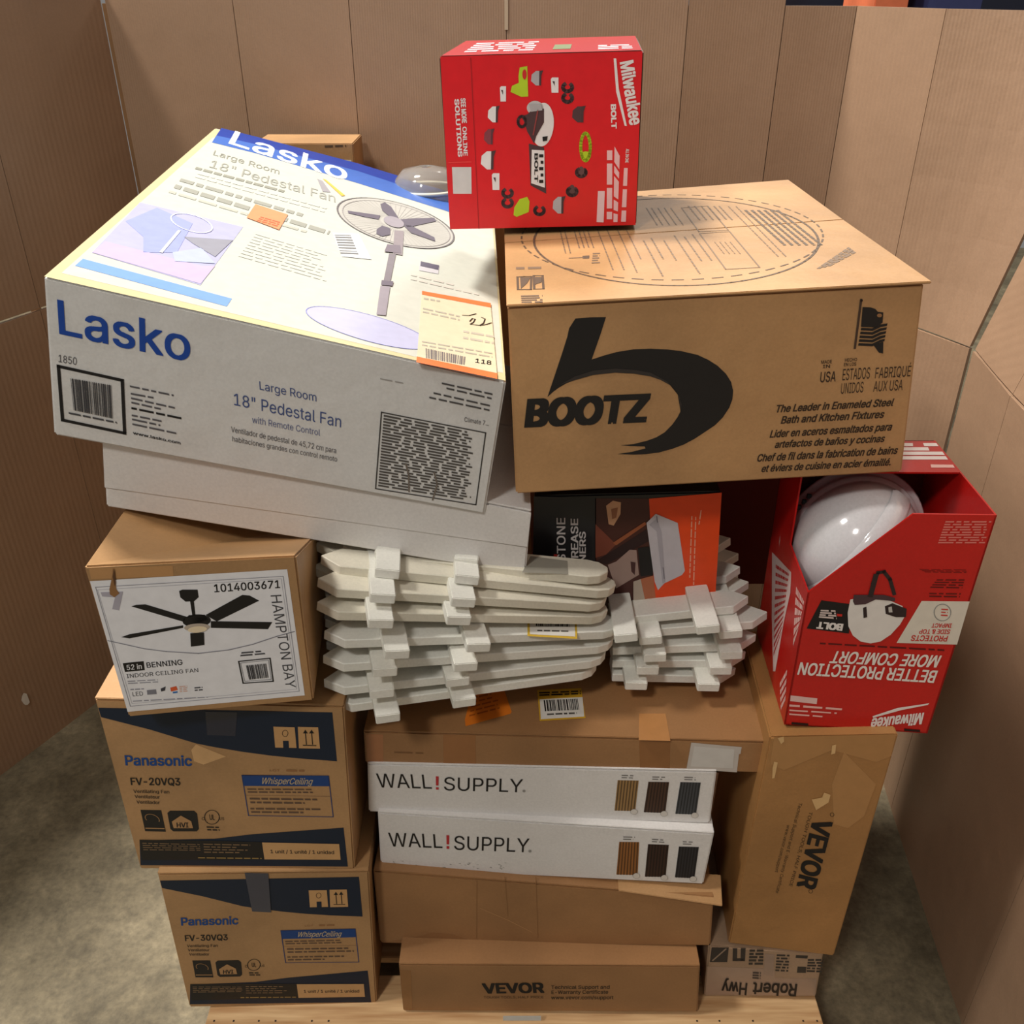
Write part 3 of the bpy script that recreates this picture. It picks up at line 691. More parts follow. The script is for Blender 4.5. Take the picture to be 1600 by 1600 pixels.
for q in ((578, 850, 732, 878), (580, 878, 865, 942), (582, 905, 765, 946), (584, 985, 770, 1022), (586, 1010, 762, 1048), (588, 1040, 862, 1098)):
    p.rows(GR, Q(K, q[0], q[1], q[2], q[3], q[2], q[3] + 18, q[0], q[1] + 18), 1, .6, .012)
p.rows(BLK, Q(K, 582, 940, 902, 1006, 902, 1024, 582, 958), 1, .7, .012)
p.text((50, 50, 54), 'www.lasko.com', K(592, 1112), K(888, 1176), K(590, 1094), .02)
p.text(SB, 'Large Room', (404.5, 608), (494.5, 627), (403.7, 595))
p.text(SB, '18" Pedestal Fan', (363.7, 632), (532.8, 667.5), (363, 613.5))
p.text((104, 112, 150), 'with Remote Control', (393.7, 660), (500, 680.5), (393.5, 650))
p.text(GR, 'Ventilador de pedestal de 45,72 cm para', (361, 674.5), (525, 708), (361, 666))
p.text(GR, 'habitaciones grandes con control remoto', (362.5, 689), (526.5, 721), (362.5, 681))
K = K5
for q in ((1010, 335, 1285, 395), (1035, 362, 1280, 418), (965, 388, 1275, 458), (942, 412, 1270, 482)):
    p.rows((80, 78, 78), Q(K, q[0], q[1], q[2], q[3], q[2], q[3] + 15, q[0], q[1] + 15), 1, .6, .014)
p.rows((160, 156, 152), Q(K, 675, 312, 800, 336, 800, 348, 675, 324), 1, .5, .014)
p.text(GR, 'Climate 7...', K(1130, 550), K(1265, 574), K(1132, 526))
p.line((60, 58, 56), Q(K, 682, 500, 1248, 612, 1195, 1003, 650, 915), .0016, 2, True)
p.rows((84, 80, 76), Q(K, 695, 510, 1195, 610, 1175, 985, 664, 905), 25, .58, .016, last=.9)
p.build('front_printing', F.root)
for sm in ((820, 780, 832, 930), (975, 830, 960, 975)):
    s = Print(F.front); s.line((120, 110, 100), Q(K, sm[0] - 6, sm[1], sm[0] + 10, sm[1] + 60, sm[2], sm[3]), .0022, 3); s.build('rub_mark', F.root)
# top artwork
TOPW = ink((196, 197, 186), .42, spec=.4)
p = Print(F.top)
p.poly(ink(CREAM, .35), [(69, 432), (336, 201), (770, 320), (790, 595)], .5)
p.poly(TOPW, [(96, 427), (333, 215), (768, 330), (786, 583), (650, 558)], 1)
p.poly(ink((22, 62, 156), .28), [(346, 200.5), (400, 214), (560, 256), (694, 297), (771, 320), (771, 338), (694, 312), (560, 268), (400, 226), (338, 212)], 2)
p.poly(ink((64, 108, 190), .28), [(338, 212), (400, 226), (560, 268), (694, 312), (771, 338), (772, 356), (694, 329), (560, 287), (400, 240), (331, 223)], 2)
p.text(ink((238, 240, 244), .3), 'Lasko', (352, 223), (541, 283), (363, 204), .012, 3)
FG = (140, 140, 128)
p.text(FG, 'Large Room', (331, 242), (436, 273), (334, 235), 0, 3)
p.text((150, 150, 140), '18" Pedestal Fan', (324, 261), (524, 317), (329, 250), .004, 3)
p.rows(FG, [(308, 260), (450, 298), (445, 304), (303, 266)], 1, .5, .014, 3)
p.rows((196, 196, 184), [(310, 269), (512, 324), (505, 334), (303, 279)], 2, .35, .014, 3)
p.rows((150, 150, 140), [(284, 278), (480, 335), (476, 342), (279, 285)], 1, .6, .02, 3); p.rows((150, 150, 140), [(276, 287), (517, 360), (512, 369), (270, 296)], 1, .6, .02, 3)
p.rows((176, 176, 164), [(266, 297), (480, 360), (477, 366), (262, 303)], 1, .5, .02, 3)
p.poly((166, 166, 200), Q(K1, 625, 905, 1085, 1015, 895, 1275, 410, 1130), 2)
p.poly((146, 154, 206), Q(K1, 560, 990, 700, 930, 860, 1000, 790, 1130, 640, 1130, 640, 1060), 3); p.poly((180, 166, 200), Q(K1, 470, 1080, 900, 1190, 960, 1190, 895, 1270, 412, 1130), 3)
p.poly((140, 140, 152), Q(K1, 820, 1060, 1040, 1075, 960, 1150, 860, 1090), 4); p.poly((170, 178, 212), Q(K1, 770, 1130, 900, 1110, 960, 1180, 780, 1170), 4)
p.ring((228, 228, 236), K1(855, 1000), (32, 6), (4, 14), .002, 30, 5); p.line((228, 228, 236), Q(K1, 800, 1035, 720, 1130), .004, 5)
p.poly((112, 150, 214), Q(K1, 370, 1157, 1035, 1335, 1012, 1370, 335, 1188), 2)
p.rows((196, 196, 184), Q(K1, 1145, 1040, 1510, 1150, 1480, 1270, 1060, 1150), 9, .35, .016, 3, last=.7)
p.poly((150, 146, 150), Q(K1, 1415, 800, 1440, 810, 1475, 860, 1440, 858), 3); p.poly((226, 176, 70), Q(K1, 1440, 800, 1455, 805, 1540, 875, 1525, 878), 4)
# the fan picture
FN = (134, 128, 134)
C0, M0, m0 = (618, 349.5), (91, 22), (0, -33)
p.ell((176, 173, 166), C0, M0, m0, 48, 2)
p.ring((104, 98, 100), C0, M0, m0, .0032, 60, 4); p.ring((150, 144, 142), (619, 350), (84, 20), (0, -30), .0016, 60, 4)
for a in range(0, 360, 6):
    t_ = math.radians(a); p.line((150, 145, 140), [(C0[0] + 24 * math.cos(t_), C0[1] + 6 * math.cos(t_) - 9 * math.sin(t_)), (C0[0] + 84 * math.cos(t_), C0[1] + 20 * math.cos(t_) - 30 * math.sin(t_))], .0006, 3)
for q in ((508, 642, 600, 655, 690, 668, 680, 690, 600, 676, 512, 655), (690, 605, 715, 595, 750, 620, 790, 680, 760, 690, 700, 640), (800, 690, 860, 685, 990, 682, 1000, 700, 840, 735), (815, 720, 860, 725, 990, 790, 995, 812, 860, 765), (670, 745, 700, 725, 745, 740, 745, 775, 700, 785, 668, 770)):
    p.poly((92, 84, 98), Q(K2, *q), 5)
p.ell((150, 142, 150), K2(765, 705), (16, 4), (0, -8), 24, 6)
p.poly((138, 128, 132), Q(K2, 768, 750, 820, 756, 812, 890, 760, 880), 5); p.poly((116, 106, 116), Q(K2, 728, 830, 800, 835, 805, 880, 712, 870), 6)
p.poly((122, 114, 120), Q(K2, 738, 880, 776, 884, 745, 1035, 708, 1030), 5); p.poly((104, 96, 108), Q(K2, 697, 1030, 762, 1036, 756, 1062, 693, 1056), 6)
p.poly((146, 138, 146), Q(K2, 690, 1060, 744, 1064, 720, 1225, 668, 1220), 5)
p.ell((180, 180, 206), (575, 513), (97, 26), (0, -21), 48, 2); p.ring((140, 142, 196), (575, 513), (97, 26), (0, -21), .0014, 48, 3)
p.poly((230, 230, 230), Q(K2, 425, 765, 570, 770, 640, 912, 475, 895), 4); p.bars((120, 120, 120), [K2(*q) for q in ((435, 775), (470, 885), (570, 888), (525, 778))], 8, 5)
p.poly((190, 186, 190), Q(K2, 910, 920, 1018, 945, 1012, 992, 905, 972), 3); p.poly((90, 84, 100), Q(K2, 915, 922, 1016, 945, 1012, 970, 912, 948), 4)
p.rows((196, 190, 180), Q(K2, 862, 988, 1100, 1045, 1095, 1060, 858, 1003), 1, .5, .014, 3); p.rows((196, 190, 180), Q(K2, 860, 1012, 1240, 1100, 1236, 1114, 856, 1026), 1, .5, .014, 3)
p.build('picture_top', F.root, 'printed top with blue band and a picture of a pedestal fan')
p = Print(F.top)
p.poly(ink((214, 204, 176), .3), [(658.7, 457.5), (766, 477), (776, 588), (651, 561)], 7)
OR = ink((232, 120, 70), .35)
p.poly(OR, Q(K2, 920, 1092, 1302, 1160, 1303, 1184, 920, 1112), 8); p.poly(OR, [(650.5, 560), (776, 586), (776, 595), (650, 569)], 8)
p.rows((170, 164, 150), Q(K2, 930, 1125, 1020, 1140, 1020, 1158, 930, 1143), 1, .5, .01, 8)
p.rows((170, 164, 150), Q(K2, 925, 1180, 1130, 1225, 1128, 1262, 925, 1218), 2, .4, .012, 8)
p.rows((180, 174, 160), Q(K2, 1150, 1300, 1320, 1330, 1318, 1400, 1148, 1370), 2, .3, .012, 8)
p.rows((170, 164, 150), Q(K2, 920, 1365, 1310, 1430, 1310, 1470, 920, 1402), 2, .35, .012, 8)
p.bars((110, 104, 104), Q(K2, 940, 1412, 1165, 1460, 1160, 1505, 942, 1466), 26, 8)
p.text(BLK, '118', K2(1210, 1490), K2(1303, 1504), K2(1213, 1468), .01, 8)
for L_ in ((1145, 1228, 1180, 1230, 1220, 1220), (1185, 1262, 1200, 1246, 1215, 1250, 1205, 1268, 1188, 1278, 1240, 1285), (1250, 1240, 1270, 1248, 1262, 1272, 1240, 1285, 1275, 1280, 1305, 1270)):
    p.line(BLK, Q(K2, *L_), .0018, 9)
p.build('shipping_label', F.root, 'cream shipping label with orange stripes')
p = Print(F.top); p.poly((240, 140, 96), Q(K1, 1140, 915, 1285, 962, 1245, 1030, 1100, 975), 5); p.rows((200, 96, 60), Q(K1, 1165, 970, 1255, 995, 1235, 1018, 1145, 992), 3, .5, .008, 6); p.build('price_sticker', F.root, 'pale orange price sticker')

# ------------------------------------------------------------------ things behind the fan box
t = thing('cardboard_box', 'tall narrow brown box whose top shows behind the pedestal fan box', 'box', (-.50, 2.29, .14))
a = at((465, 224), 2.22); b_ = at((551, 222), 2.22)
boxm('carton', (a.x - .1, 2.22, .1405), (b_.x, 2.36, a.z), KR, t, .002)
p = Print(Face((0, 2.22, 0), (0, -1, 0))); p.rows((90, 70, 50), Q(K1, 1450, 648, 1545, 645, 1545, 656, 1450, 660), 1, .8, .02); p.rows((226, 214, 190), Q(K1, 1470, 710, 1570, 712, 1570, 745, 1500, 742), 2, .8, .05); p.build('front_printing', t)
def clear_plastic():
    m, N, L, B = new_mat('clear_plastic'); B.inputs['Base Color'].default_value = (.86, .84, .8, 1); B.inputs['Roughness'].default_value = .08
    B.inputs['Transmission Weight'].default_value = .85; B.inputs['IOR'].default_value = 1.35; return m
CP = clear_plastic()
cz = at((668, 257), 2.12)
t2 = thing('cardboard_box', 'brown box mostly hidden behind the pedestal fan box, under the clear plastic dome', 'box', (cz.x, 2.22, .14))
boxm('carton', (cz.x - .17, 2.12, .1405), (cz.x + .19, 2.32, cz.z - .1), KRD, t2)
def lathe(name, prof, ctr, mat, parent, n=40, M=None, smooth=True, sx=1, sy=1):
    vs = []; fs = []
    for r, z in prof:
        for i in range(n):
            a = 2 * math.pi * i / n; v = Vector((r * math.cos(a) * sx, r * math.sin(a) * sy, z)); v = M @ v if M else v; vs.append(Vector(ctr) + v)
    for j in range(len(prof) - 1):
        for i in range(n): fs.append((j * n + i, j * n + (i + 1) % n, (j + 1) * n + (i + 1) % n, (j + 1) * n + i))
    o = mesh_obj(name, vs, fs, mat, parent, smooth=smooth)
    bm = bmesh.new(); bm.from_mesh(o.data); bmesh.ops.remove_doubles(bm, verts=bm.verts, dist=1e-5); bmesh.ops.recalc_face_normals(bm, faces=bm.faces); bm.to_mesh(o.data); bm.free()
    return o
t3 = thing('plastic_container', 'clear plastic domed container behind the fan box, left of the red box', 'container', (cz.x, 2.09, cz.z - .1))
z0 = cz.z - .099
lathe('dome', [(.075, z0), (.075, z0 + .05), (.068, z0 + .075), (.052, z0 + .093), (.02, z0 + .1), (0.0001, z0 + .1), (.0001, z0 + .098), (.02, z0 + .098), (.05, z0 + .09), (.066, z0 + .073), (.073, z0 + .05), (.073, z0)], (cz.x, 2.09, 0), CP, t3)
lathe('rim', [(.078, z0 + .052), (.08, z0 + .056), (.078, z0 + .06), (.074, z0 + .056), (.078, z0 + .052)], (cz.x, 2.09, 0), ink((226, 220, 200), .2), t3)
lathe('base_rim', [(.076, z0), (.084, z0 + .001), (.084, z0 + .008), (.076, z0 + .008), (.076, z0)], (cz.x, 2.09, 0), ink((200, 192, 172), .2), t3)

# ------------------------------------------------------------------ grease liner package
PK = Carton('retail_box', 'black and orange grease liner package standing upright under the big brown box', 1.213, (0, -3, 0), [(836, 775), (1127, 768), (832, 955), (1117, 941)], kraft('black_card', (30, 30, 32), rough=.3, var=.05), .05, cat='package')
p = Print(PK.front); K = L3
p.poly(ink((34, 34, 36), .3), Q(K, 130, 135, 500, 145, 500, 810, 120, 815), 1)
p.poly(ink((70, 34, 28), .35), Q(K, 495, 147, 818, 148, 870, 790, 495, 806), 1)
p.poly(ink((232, 74, 22), .32), Q(K, 815, 148, 1248, 112, 1208, 760, 852, 785), 2)
p.poly((120, 62, 44), Q(K, 497, 300, 620, 420, 560, 480, 497, 500), 2); p.poly((204, 156, 118), Q(K, 560, 190, 600, 160, 648, 170, 645, 240, 605, 308, 575, 300), 2); p.poly((150, 98, 66), Q(K, 590, 210, 630, 200, 620, 260, 596, 270), 3)
p.poly((150, 84, 50), Q(K, 600, 410, 790, 285, 800, 300, 620, 425), 3); p.poly((42, 22, 22), Q(K, 500, 520, 800, 330, 815, 400, 560, 540), 2)
p.poly((160, 136, 126), Q(K, 570, 540, 620, 520, 700, 450, 740, 452, 755, 600, 720, 620, 620, 680, 590, 600), 4); p.poly((70, 40, 38), Q(K, 705, 520, 735, 525, 730, 600, 710, 580), 5)
p.poly((24, 22, 22), Q(K, 748, 440, 830, 430, 838, 600, 765, 610), 3); p.poly((176, 106, 74), Q(K, 765, 625, 840, 605, 860, 785, 800, 790), 3); p.poly((180, 166, 150), Q(K, 722, 640, 765, 625, 800, 790, 722, 795), 4)
p.poly((196, 192, 198), Q(K, 800, 290, 855, 236, 985, 290, 1028, 575, 1010, 600, 905, 650, 868, 690, 848, 640), 5); p.poly((172, 168, 176), Q(K, 862, 262, 890, 345, 912, 640, 895, 650, 860, 340, 815, 300), 6)
p.line((110, 104, 112), Q(K, 860, 250, 865, 285), .0012, 7); p.line((110, 104, 112), Q(K, 898, 555, 905, 620), .0012, 7)
p.text((196, 192, 190), 'BLACKSTONE', K(320, 770), K(316, 262), K(272, 770), .012, 3); p.poly((180, 50, 40), Q(K, 248, 478, 270, 478, 272, 508, 250, 505), 3)
p.text((196, 192, 190), 'REAR GREASE', K(395, 760), K(392, 268), K(355, 760), .02, 3); p.text((196, 192, 190), 'CUP LINERS', K(440, 760), K(437, 345), K(405, 760), .02, 3)
for x, y0_, y1_ in ((1075, 250, 620), (1098, 255, 660), (1130, 215, 300)):
    p.rows((236, 170, 140), Q(K, x, y0_, x - 12, y1_, x - 24, y1_, x - 10, y0_), 1, .6, .01, 4)
p.build('front_printing', PK.root)

# ------------------------------------------------------------------ sink box
S = Carton('cardboard_box', 'large brown sink box with a huge black curved letter and slogans, upper right', 1.13, (-.4, -3.5, .5), [(793, 480), (1444, 443), (806, 772), (1409, 738)], KRS, .68, back=[(786, 318), (1231, 284)])
lid = [S.front.pt(S and q, 0) for q in [(793, 480), (1455, 437)]]
slab('top_flap', [S.pt(-.002, -.004, 1, .0003), S.pt(1.014, -.006, 1, .0003), S.pt(1.004, .5, 1, .0003), S.pt(0, .498, 1, .0003)], .0035, KRS, S.root, .001, S.top.n)
slab('top_flap', [S.pt(0, .502, 1, .0003), S.pt(1.004, .504, 1, .0003), S.pt(1.002, 1, 1, .0003), S.pt(0, 1, 1, .0003)], .0035, KRS, S.root, .001, S.top.n)
p = Print(S.front); K = L1; INK = (30, 27, 25)
p.poly(INK, [K6(590, 1040), K6(700, 1032), K6(808, 1030), K6(770, 1150), K(550, 235)] + Q(K, 620, 212, 700, 190, 800, 174, 900, 170, 1000, 175, 1080, 184, 1180, 207, 1245, 237, 1300, 272, 1350, 320, 1380, 368, 1392, 420, 1388, 470, 1370, 520, 1330, 580, 1285, 625, 1230, 662, 1165, 705, 1100, 740, 1030, 766, 950, 788, 870, 798, 800, 801, 703, 797, 790, 784, 870, 764, 866, 752, 780, 750, 722, 745, 800, 738, 880, 718, 935, 698, 985, 668, 1030, 622, 1060, 580, 1078, 545, 1080, 500, 1072, 455, 1052, 420, 1015, 385, 960, 355, 900, 334, 850, 324, 800, 318, 745, 313, 690, 312, 620, 317, 560, 326, 500, 340, 450, 357, 400, 376, 350, 405, 320, 428, 287, 458, 330, 330) + [K(375, 195), K(405, 100), K6(545, 1110)], 1)
p.poly((52, 46, 42), Q(K, 360, 385, 450, 335, 560, 300, 690, 288, 800, 295, 900, 312, 1000, 365, 1060, 430, 1085, 500, 1079, 545, 1072, 455, 1052, 420, 1015, 385, 960, 355, 900, 334, 800, 318, 690, 312, 560, 326, 450, 357), 2)
p.text(INK, 'BOOTZ', K(146, 631), K(860, 599), K(163, 478), .05)
p.line((70, 52, 40), [K7(1060, 800), K7(1022, 1092)], .003, 2); p.ell(INK, K7(1062, 796), (2.4, 0), (0, 2.4), 12)
p.poly(INK, Q(K7, 1070, 838, 1120, 840, 1150, 850, 1165, 868, 1200, 872, 1195, 935, 1150, 965, 1060, 962), 2)
for i in range(5):
    y_ = 945 + i * 24; p.poly(INK, Q(K7, 1062 - i * 4, y_ + 22, 1130, y_ + 26, 1180, y_ + 2, 1226 - i * 4, y_ - 5, 1222 - i * 4, y_ + 10, 1182, y_ + 18, 1132, y_ + 42, 1058 - i * 4, y_ + 38), 2)
p.poly(INK, Q(K7, 1140, 1078, 1200, 1055, 1198, 1128, 1172, 1122), 2)
p.ell((150, 108, 70), K7(1175, 890), (4, 0), (0, 3), 12, 3)
IK2 = (52, 38, 28)
p.text(IK2, 'MADE', K7(810, 1192), K7(878, 1188), K7(811, 1172), .01); p.text(IK2, 'IN', K7(820, 1220), K7(866, 1217), K7(821, 1200), .01)
p.text(IK2, 'HECHO', K7(958, 1180), K7(1035, 1175), K7(959, 1160), .01); p.text(IK2, 'EN LOS', K7(952, 1208), K7(1030, 1203), K7(953, 1188), .01)
p.text(IK2, 'USA', K7(800, 1308), K7(900, 1302), K7(806, 1245), .008)
p.text(IK2, 'ESTADOS', K7(940, 1296), K7(1113, 1284), K7(946, 1226), .004); p.text(IK2, 'UNIDOS', K7(930, 1380), K7(1072, 1370), K7(936, 1315), .004)
p.text(IK2, 'FABRIQUÉ', K7(1143, 1284), K7(1368, 1270), K7(1150, 1218), .004); p.text(IK2, 'AUX USA', K7(1135, 1366), K7(1318, 1356), K7(1142, 1302), .004)
K = L2
for s_, x0, y0_, x1, y1_, h in (('The Leader in Enameled Steel', 215, 299, 868, 262, 40), ('Bath and Kitchen Fixtures', 245, 361, 815, 328, 40), ('Lider en aceros esmaltados para', 183, 439, 858, 398, 40),
                               ('artefactos de baños y cocinas', 212, 496, 818, 462, 38), ('Chef de fil dans la fabrication de bains', 112, 572, 890, 528, 40), ('et éviers de cuisine en acier émaillé.', 137, 630, 855, 592, 38)):
    p.text(IK2, s_, K(x0, y0_), K(x1, y1_), K(x0 + 12, y0_ - h), .022)
p.build('front_printing', S.root, 'black printed logo, flag and slogans')
S.top.p = S.top.p + S.top.n * .0039
p = Print(S.top); TI = (122, 100, 80)
def ellf(px4):
    l, r, bt, tp = [S.top.pt(q, 1) for q in px4]; cx = (l.x + r.x) / 2; cy = (bt.y + tp.y) / 2; return cx, cy, abs(r.x - l.x) / 2, abs(tp.y - bt.y) / 2
def ring3(px4, w, n, dash):
    cx, cy, a, b_ = ellf(px4)
    def P(t): 
        x, y_ = cx + a * math.cos(t), cy + b_ * math.sin(t); z = S.top.p.z - (S.top.n.x * (x - S.top.p.x) + S.top.n.y * (y_ - S.top.p.y)) / S.top.n.z
        return (x, y_, z)
    for i in range(n):
        if dash and i % 2: continue
        t0, t1 = 2 * math.pi * i / n, 2 * math.pi * (i + 1) / n; p.line((96, 78, 62), [P(t0), P(t1)], w, 1)
ring3([(834, 373), (1293, 378), (1050, 448), (1050, 309)], .0035, 90, False)
ring3([(815, 377), (1306, 374), (1060, 438), (1060, 303)], .0028, 110, True)
VP = (776, -48)
def depthrow(x, y0_, y1_, w=4, k=1):     # rows of print that run along the depth of the box
    f0 = (VP[0] - x) / (VP[1] - y0_); x1 = x + f0 * (y1_ - y0_); w1 = w * (y1_ - VP[1]) / (y0_ - VP[1])
    p.rows(TI, [(x, y0_), (x1, y1_), (x1 - w1, y1_), (x - w, y0_)], k, .5, .016, 1)
for x in (877, 884): depthrow(x, 360, 396, 4)
for x in (899, 906, 913, 920): depthrow(x, 360, 388, 4)
for x, e in ((935, 422), (950, 422), (966, 426), (980, 405)): depthrow(x, 358, e, 4)
for x, a_, e in ((1008, 376, 432), (1020, 372, 405), (1040, 376, 407), (1056, 368, 428), (1072, 370, 408), (1084, 366, 408)): depthrow(x, a_, e, 5, 1)
for x in (1012, 1020, 1030, 1040, 1050): depthrow(x, 325, 352, 4)
for x in (1078, 1088, 1098, 1108, 1118, 1126): depthrow(x, 322, 344, 5)
for x in (1168, 1178, 1188, 1198, 1208, 1218): p.rows((96, 80, 66), [(x, 328), (x + 62 + (x - 1168) * .15, 383), (x + 55 + (x - 1168) * .15, 384), (x - 7, 329)], 1, .6, .014, 1)
for x in (1140, 1152): p.rows(TI, [(x, 322), (x + 78, 400), (x + 74, 402), (x - 4, 323)], 1, .4, .016, 1)
for i in range(3): p.rows(TI, [(1275 + i * 8, 420 - i * 2), (1325 + i * 4, 386 + i * 3), (1330 + i * 4, 389 + i * 3), (1282 + i * 8, 420 - i * 2)], 1, .8, .014, 1)
for q in ([(1093, 365), (1134, 421), (1187, 418), (1140, 362)], [(1065, 325), (1092, 362), (1138, 360), (1105, 322)]): p.line(TI, q, .002, 1, True)
for x in (1118, 1126, 1134, 1142): depthrow(x, 378, 397, 3)
for q in ((176, 745, 225, 742, 275, 742, 272, 835, 180, 835), (292, 735, 355, 735, 362, 830, 296, 832)):
    p.line((90, 74, 60), Q(K6, *q), .003, 1, True)
p.poly((96, 80, 66), Q(K6, 195, 748, 270, 748, 245, 790, 200, 830), 1); p.poly((96, 80, 66), Q(K6, 300, 745, 350, 745, 355, 780, 302, 800), 1)
p.rows((96, 80, 66), Q(K6, 200, 875, 355, 872, 355, 930, 205, 932), 4, .6, .016, 1); p.rows(TI, Q(K6, 165, 672, 345, 668, 345, 690, 166, 694), 1, .7, .02, 1)
p.line(TI, Q(K6, 550, 610, 640, 606), .003, 1); p.poly((96, 80, 66), Q(K6, 640, 595, 690, 592, 688, 612, 642, 614), 1); p.rows(TI, Q(K6, 715, 570, 765, 568, 765, 650, 705, 652), 5, .5, .01, 1)
p.build('top_printing', S.root)

# ------------------------------------------------------------------ red hat box on top
T = Carton('retail_box', 'red safety hat accessory box standing on top of the stack', 1.5, (1.1, -1.7, -4.8), [(686, 88), (1006, 79), (703, 358), (994, 352)], kraft('dark_brown_card', (84, 54, 38)), .28, back=[(726, 64), (995, 56)], r=.003)
RED = ink((216, 26, 34), .3, spec=.55)
p = Print(T.front); K = K3; WH = (226, 224, 226); DG = (74, 52, 56); LM = (176, 206, 40)
p.poly(RED, Q(K, 118, 288, 1448, 252, 1402, 1396, 182, 1424), 1)
p.line((170, 18, 26), Q(K, 318, 300, 372, 1418), .0014, 2); p.line((228, 60, 60), Q(K, 175, 985, 320, 980), .0016, 2)
p.text(WH, 'SEE MORE', K(252, 562), K(262, 725), K(282, 560), .03); p.text(WH, 'SOLUTIONS', K(212, 567), K(236, 945), K(240, 565), .03); p.text(WH, 'ONLINE', K(264, 748), K(272, 940), K(290, 746), .02)
p.poly((206, 204, 206), Q(K, 195, 1015, 322, 1015, 324, 1190, 203, 1190), 2)
p.text(WH, 'Milwaukee', K(1300, 322), K(1366, 738), K(1384, 305), .03); p.poly(WH, Q(K, 1258, 300, 1275, 300, 1292, 500, 1345, 745, 1330, 742, 1275, 520), 2)
p.text(WH, 'BOLT', K(1240, 600), K(1245, 760), K(1272, 598), .04)
p.text(WH, 'ALL IN ONE', K(1340, 895), K(1335, 985), K(1360, 895), .02)
p.rows((232, 190, 196), Q(K, 1210, 905, 1208, 1378, 1252, 1378, 1254, 905), 1, .8, .02); p.rows((232, 190, 196), Q(K, 1262, 875, 1255, 1376, 1285, 1376, 1300, 945), 1, .9, .02)
p.rows((232, 190, 196), Q(K, 1325, 1020, 1305, 1374, 1340, 1374, 1352, 1020), 1, .9, .02); p.poly((228, 200, 206), Q(K, 1155, 1172, 1200, 1172, 1192, 1378, 1146, 1376), 2)
# centre hat and product strip
p.poly(DG, Q(K, 700, 860, 800, 885, 815, 1190, 712, 1135), 2)
p.poly(WH, Q(K, 720, 900, 802, 905, 806, 1150, 716, 1120), 3)
for i, y_ in enumerate(range(930, 1140, 42)): p.poly(BLK, Q(K, 768 + (i % 2) * 10, y_, 796, y_, 796, y_ + 20, 768 + (i % 2) * 10, y_ + 20), 4)
p.text(BLK, 'BOLT', K(738, 920), K(738, 1110), K(760, 920), .03, 4)
p.ell((222, 220, 222), K(790, 735), (17.5, 2), (-3, 34), 36, 3); p.ell((190, 188, 190), K(742, 625), (13, 0), (0, 11), 24, 3); p.poly(DG, Q(K, 650, 680, 690, 668, 720, 640, 800, 630, 800, 720, 750, 810, 735, 860, 690, 780, 672, 720), 4)
p.ring(DG, K(655, 715), (6, 0), (0, 8), .004, 20, 4); p.poly((170, 168, 172), Q(K, 700, 600, 780, 600, 790, 640, 715, 650), 5); p.poly(BLK, Q(K, 790, 815, 825, 810, 820, 840, 792, 845), 5)
p.line((140, 60, 60), Q(K, 760, 640, 730, 800), .002, 5)
# accessories round it
p.poly(LM, Q(K, 632, 420, 640, 360, 690, 350, 696, 550, 650, 552, 580, 520, 590, 480, 635, 460), 2); p.ell((200, 40, 40), K(672, 405), (3.4, 0), (0, 8), 16, 3)
p.poly(LM, Q(K, 600, 1330, 605, 1280, 640, 1225, 690, 1210, 705, 1240, 700, 1310, 650, 1330, 620, 1342), 2)
p.ring(LM, K(1073, 882), (7.4, 0), (0, 21), .0045, 30, 2); p.ell(LM, K(1075, 940), (8, 0), (0, 7), 16, 2)
def visor(cx, cy, w, h, c, edge=DG):
    p.poly(c, [K(cx - w * .45, cy - h * .25), K(cx - w * .1, cy - h * .5), K(cx + w * .25, cy - h * .5), K(cx + w * .25, cy + h * .5), K(cx - w * .1, cy + h * .5), K(cx - w * .5, cy + h * .2)], 2)
    p.poly(edge, [K(cx + w * .18, cy - h * .5), K(cx + w * .5, cy - h * .55), K(cx + w * .34, cy - h * .2), K(cx + w * .32, cy + h * .5), K(cx + w * .16, cy + h * .5)], 3)
visor(755, 430, 80, 95, (170, 168, 172)); visor(470, 668, 80, 105, WH); visor(440, 815, 70, 100, (130, 60, 70), (90, 50, 60)); visor(435, 970, 100, 120, WH); visor(1030, 668, 90, 105, (80, 56, 60)); visor(900, 1265, 85, 110, (180, 178, 184))
for cx, cy, w, h in ((530, 533, 40, 100), (870, 475, 50, 100), (482, 1110, 50, 110)):
    p.poly(WH, [K(cx - w * .5, cy - h * .4), K(cx - w * .3, cy - h * .5), K(cx + w * .5, cy - h * .5), K(cx + w * .5, cy + h * .5), K(cx - w * .4, cy + h * .5)], 2)
    p.poly(DG, [K(cx - w * .3, cy - h * .25), K(cx, cy - h * .25), K(cx, cy + h * .05)], 3)
for cx, cy in ((955, 490), (955, 560), (560, 1185), (560, 1250), (1045, 1050), (985, 1175), (770, 1300)):
    p.ring(DG, K(cx, cy), (7, 0), (0, 6), .005, 20, 2, a0=-40, a1=230)
p.ell((90, 64, 66), K(985, 1172), (5, 0), (0, 10), 18, 2); p.ell((100, 70, 72), K(1045, 1048), (5, 0), (0, 9), 18, 2)
p.build('front_printing', T.root, 'red printed front with hat accessories in a ring')
p = Print(T.top); a, b_, c_, d_ = [T.c[k] for k in ('FTL', 'FTR', 'BTR', 'BTL')]
def tq(u0, v0, u1, v1): return [tuple(T.pt(u, v, 1)) for u, v in ((u0, v0), (u1, v0), (u1, v1), (u0, v1))]
p.poly(ink((214, 60, 66), .16, spec=.8), tq(.01, .01, .99, .99), 1); p.rows((232, 214, 216), tq(.1, .15, .45, .8), 5, .5, .03, 2); p.rows((232, 214, 216), tq(.78, .1, .95, .4), 3, .5, .02, 2); p.poly((110, 120, 80), tq(.55, .2, .64, .5), 2)
p.build('top_printing', T.root)

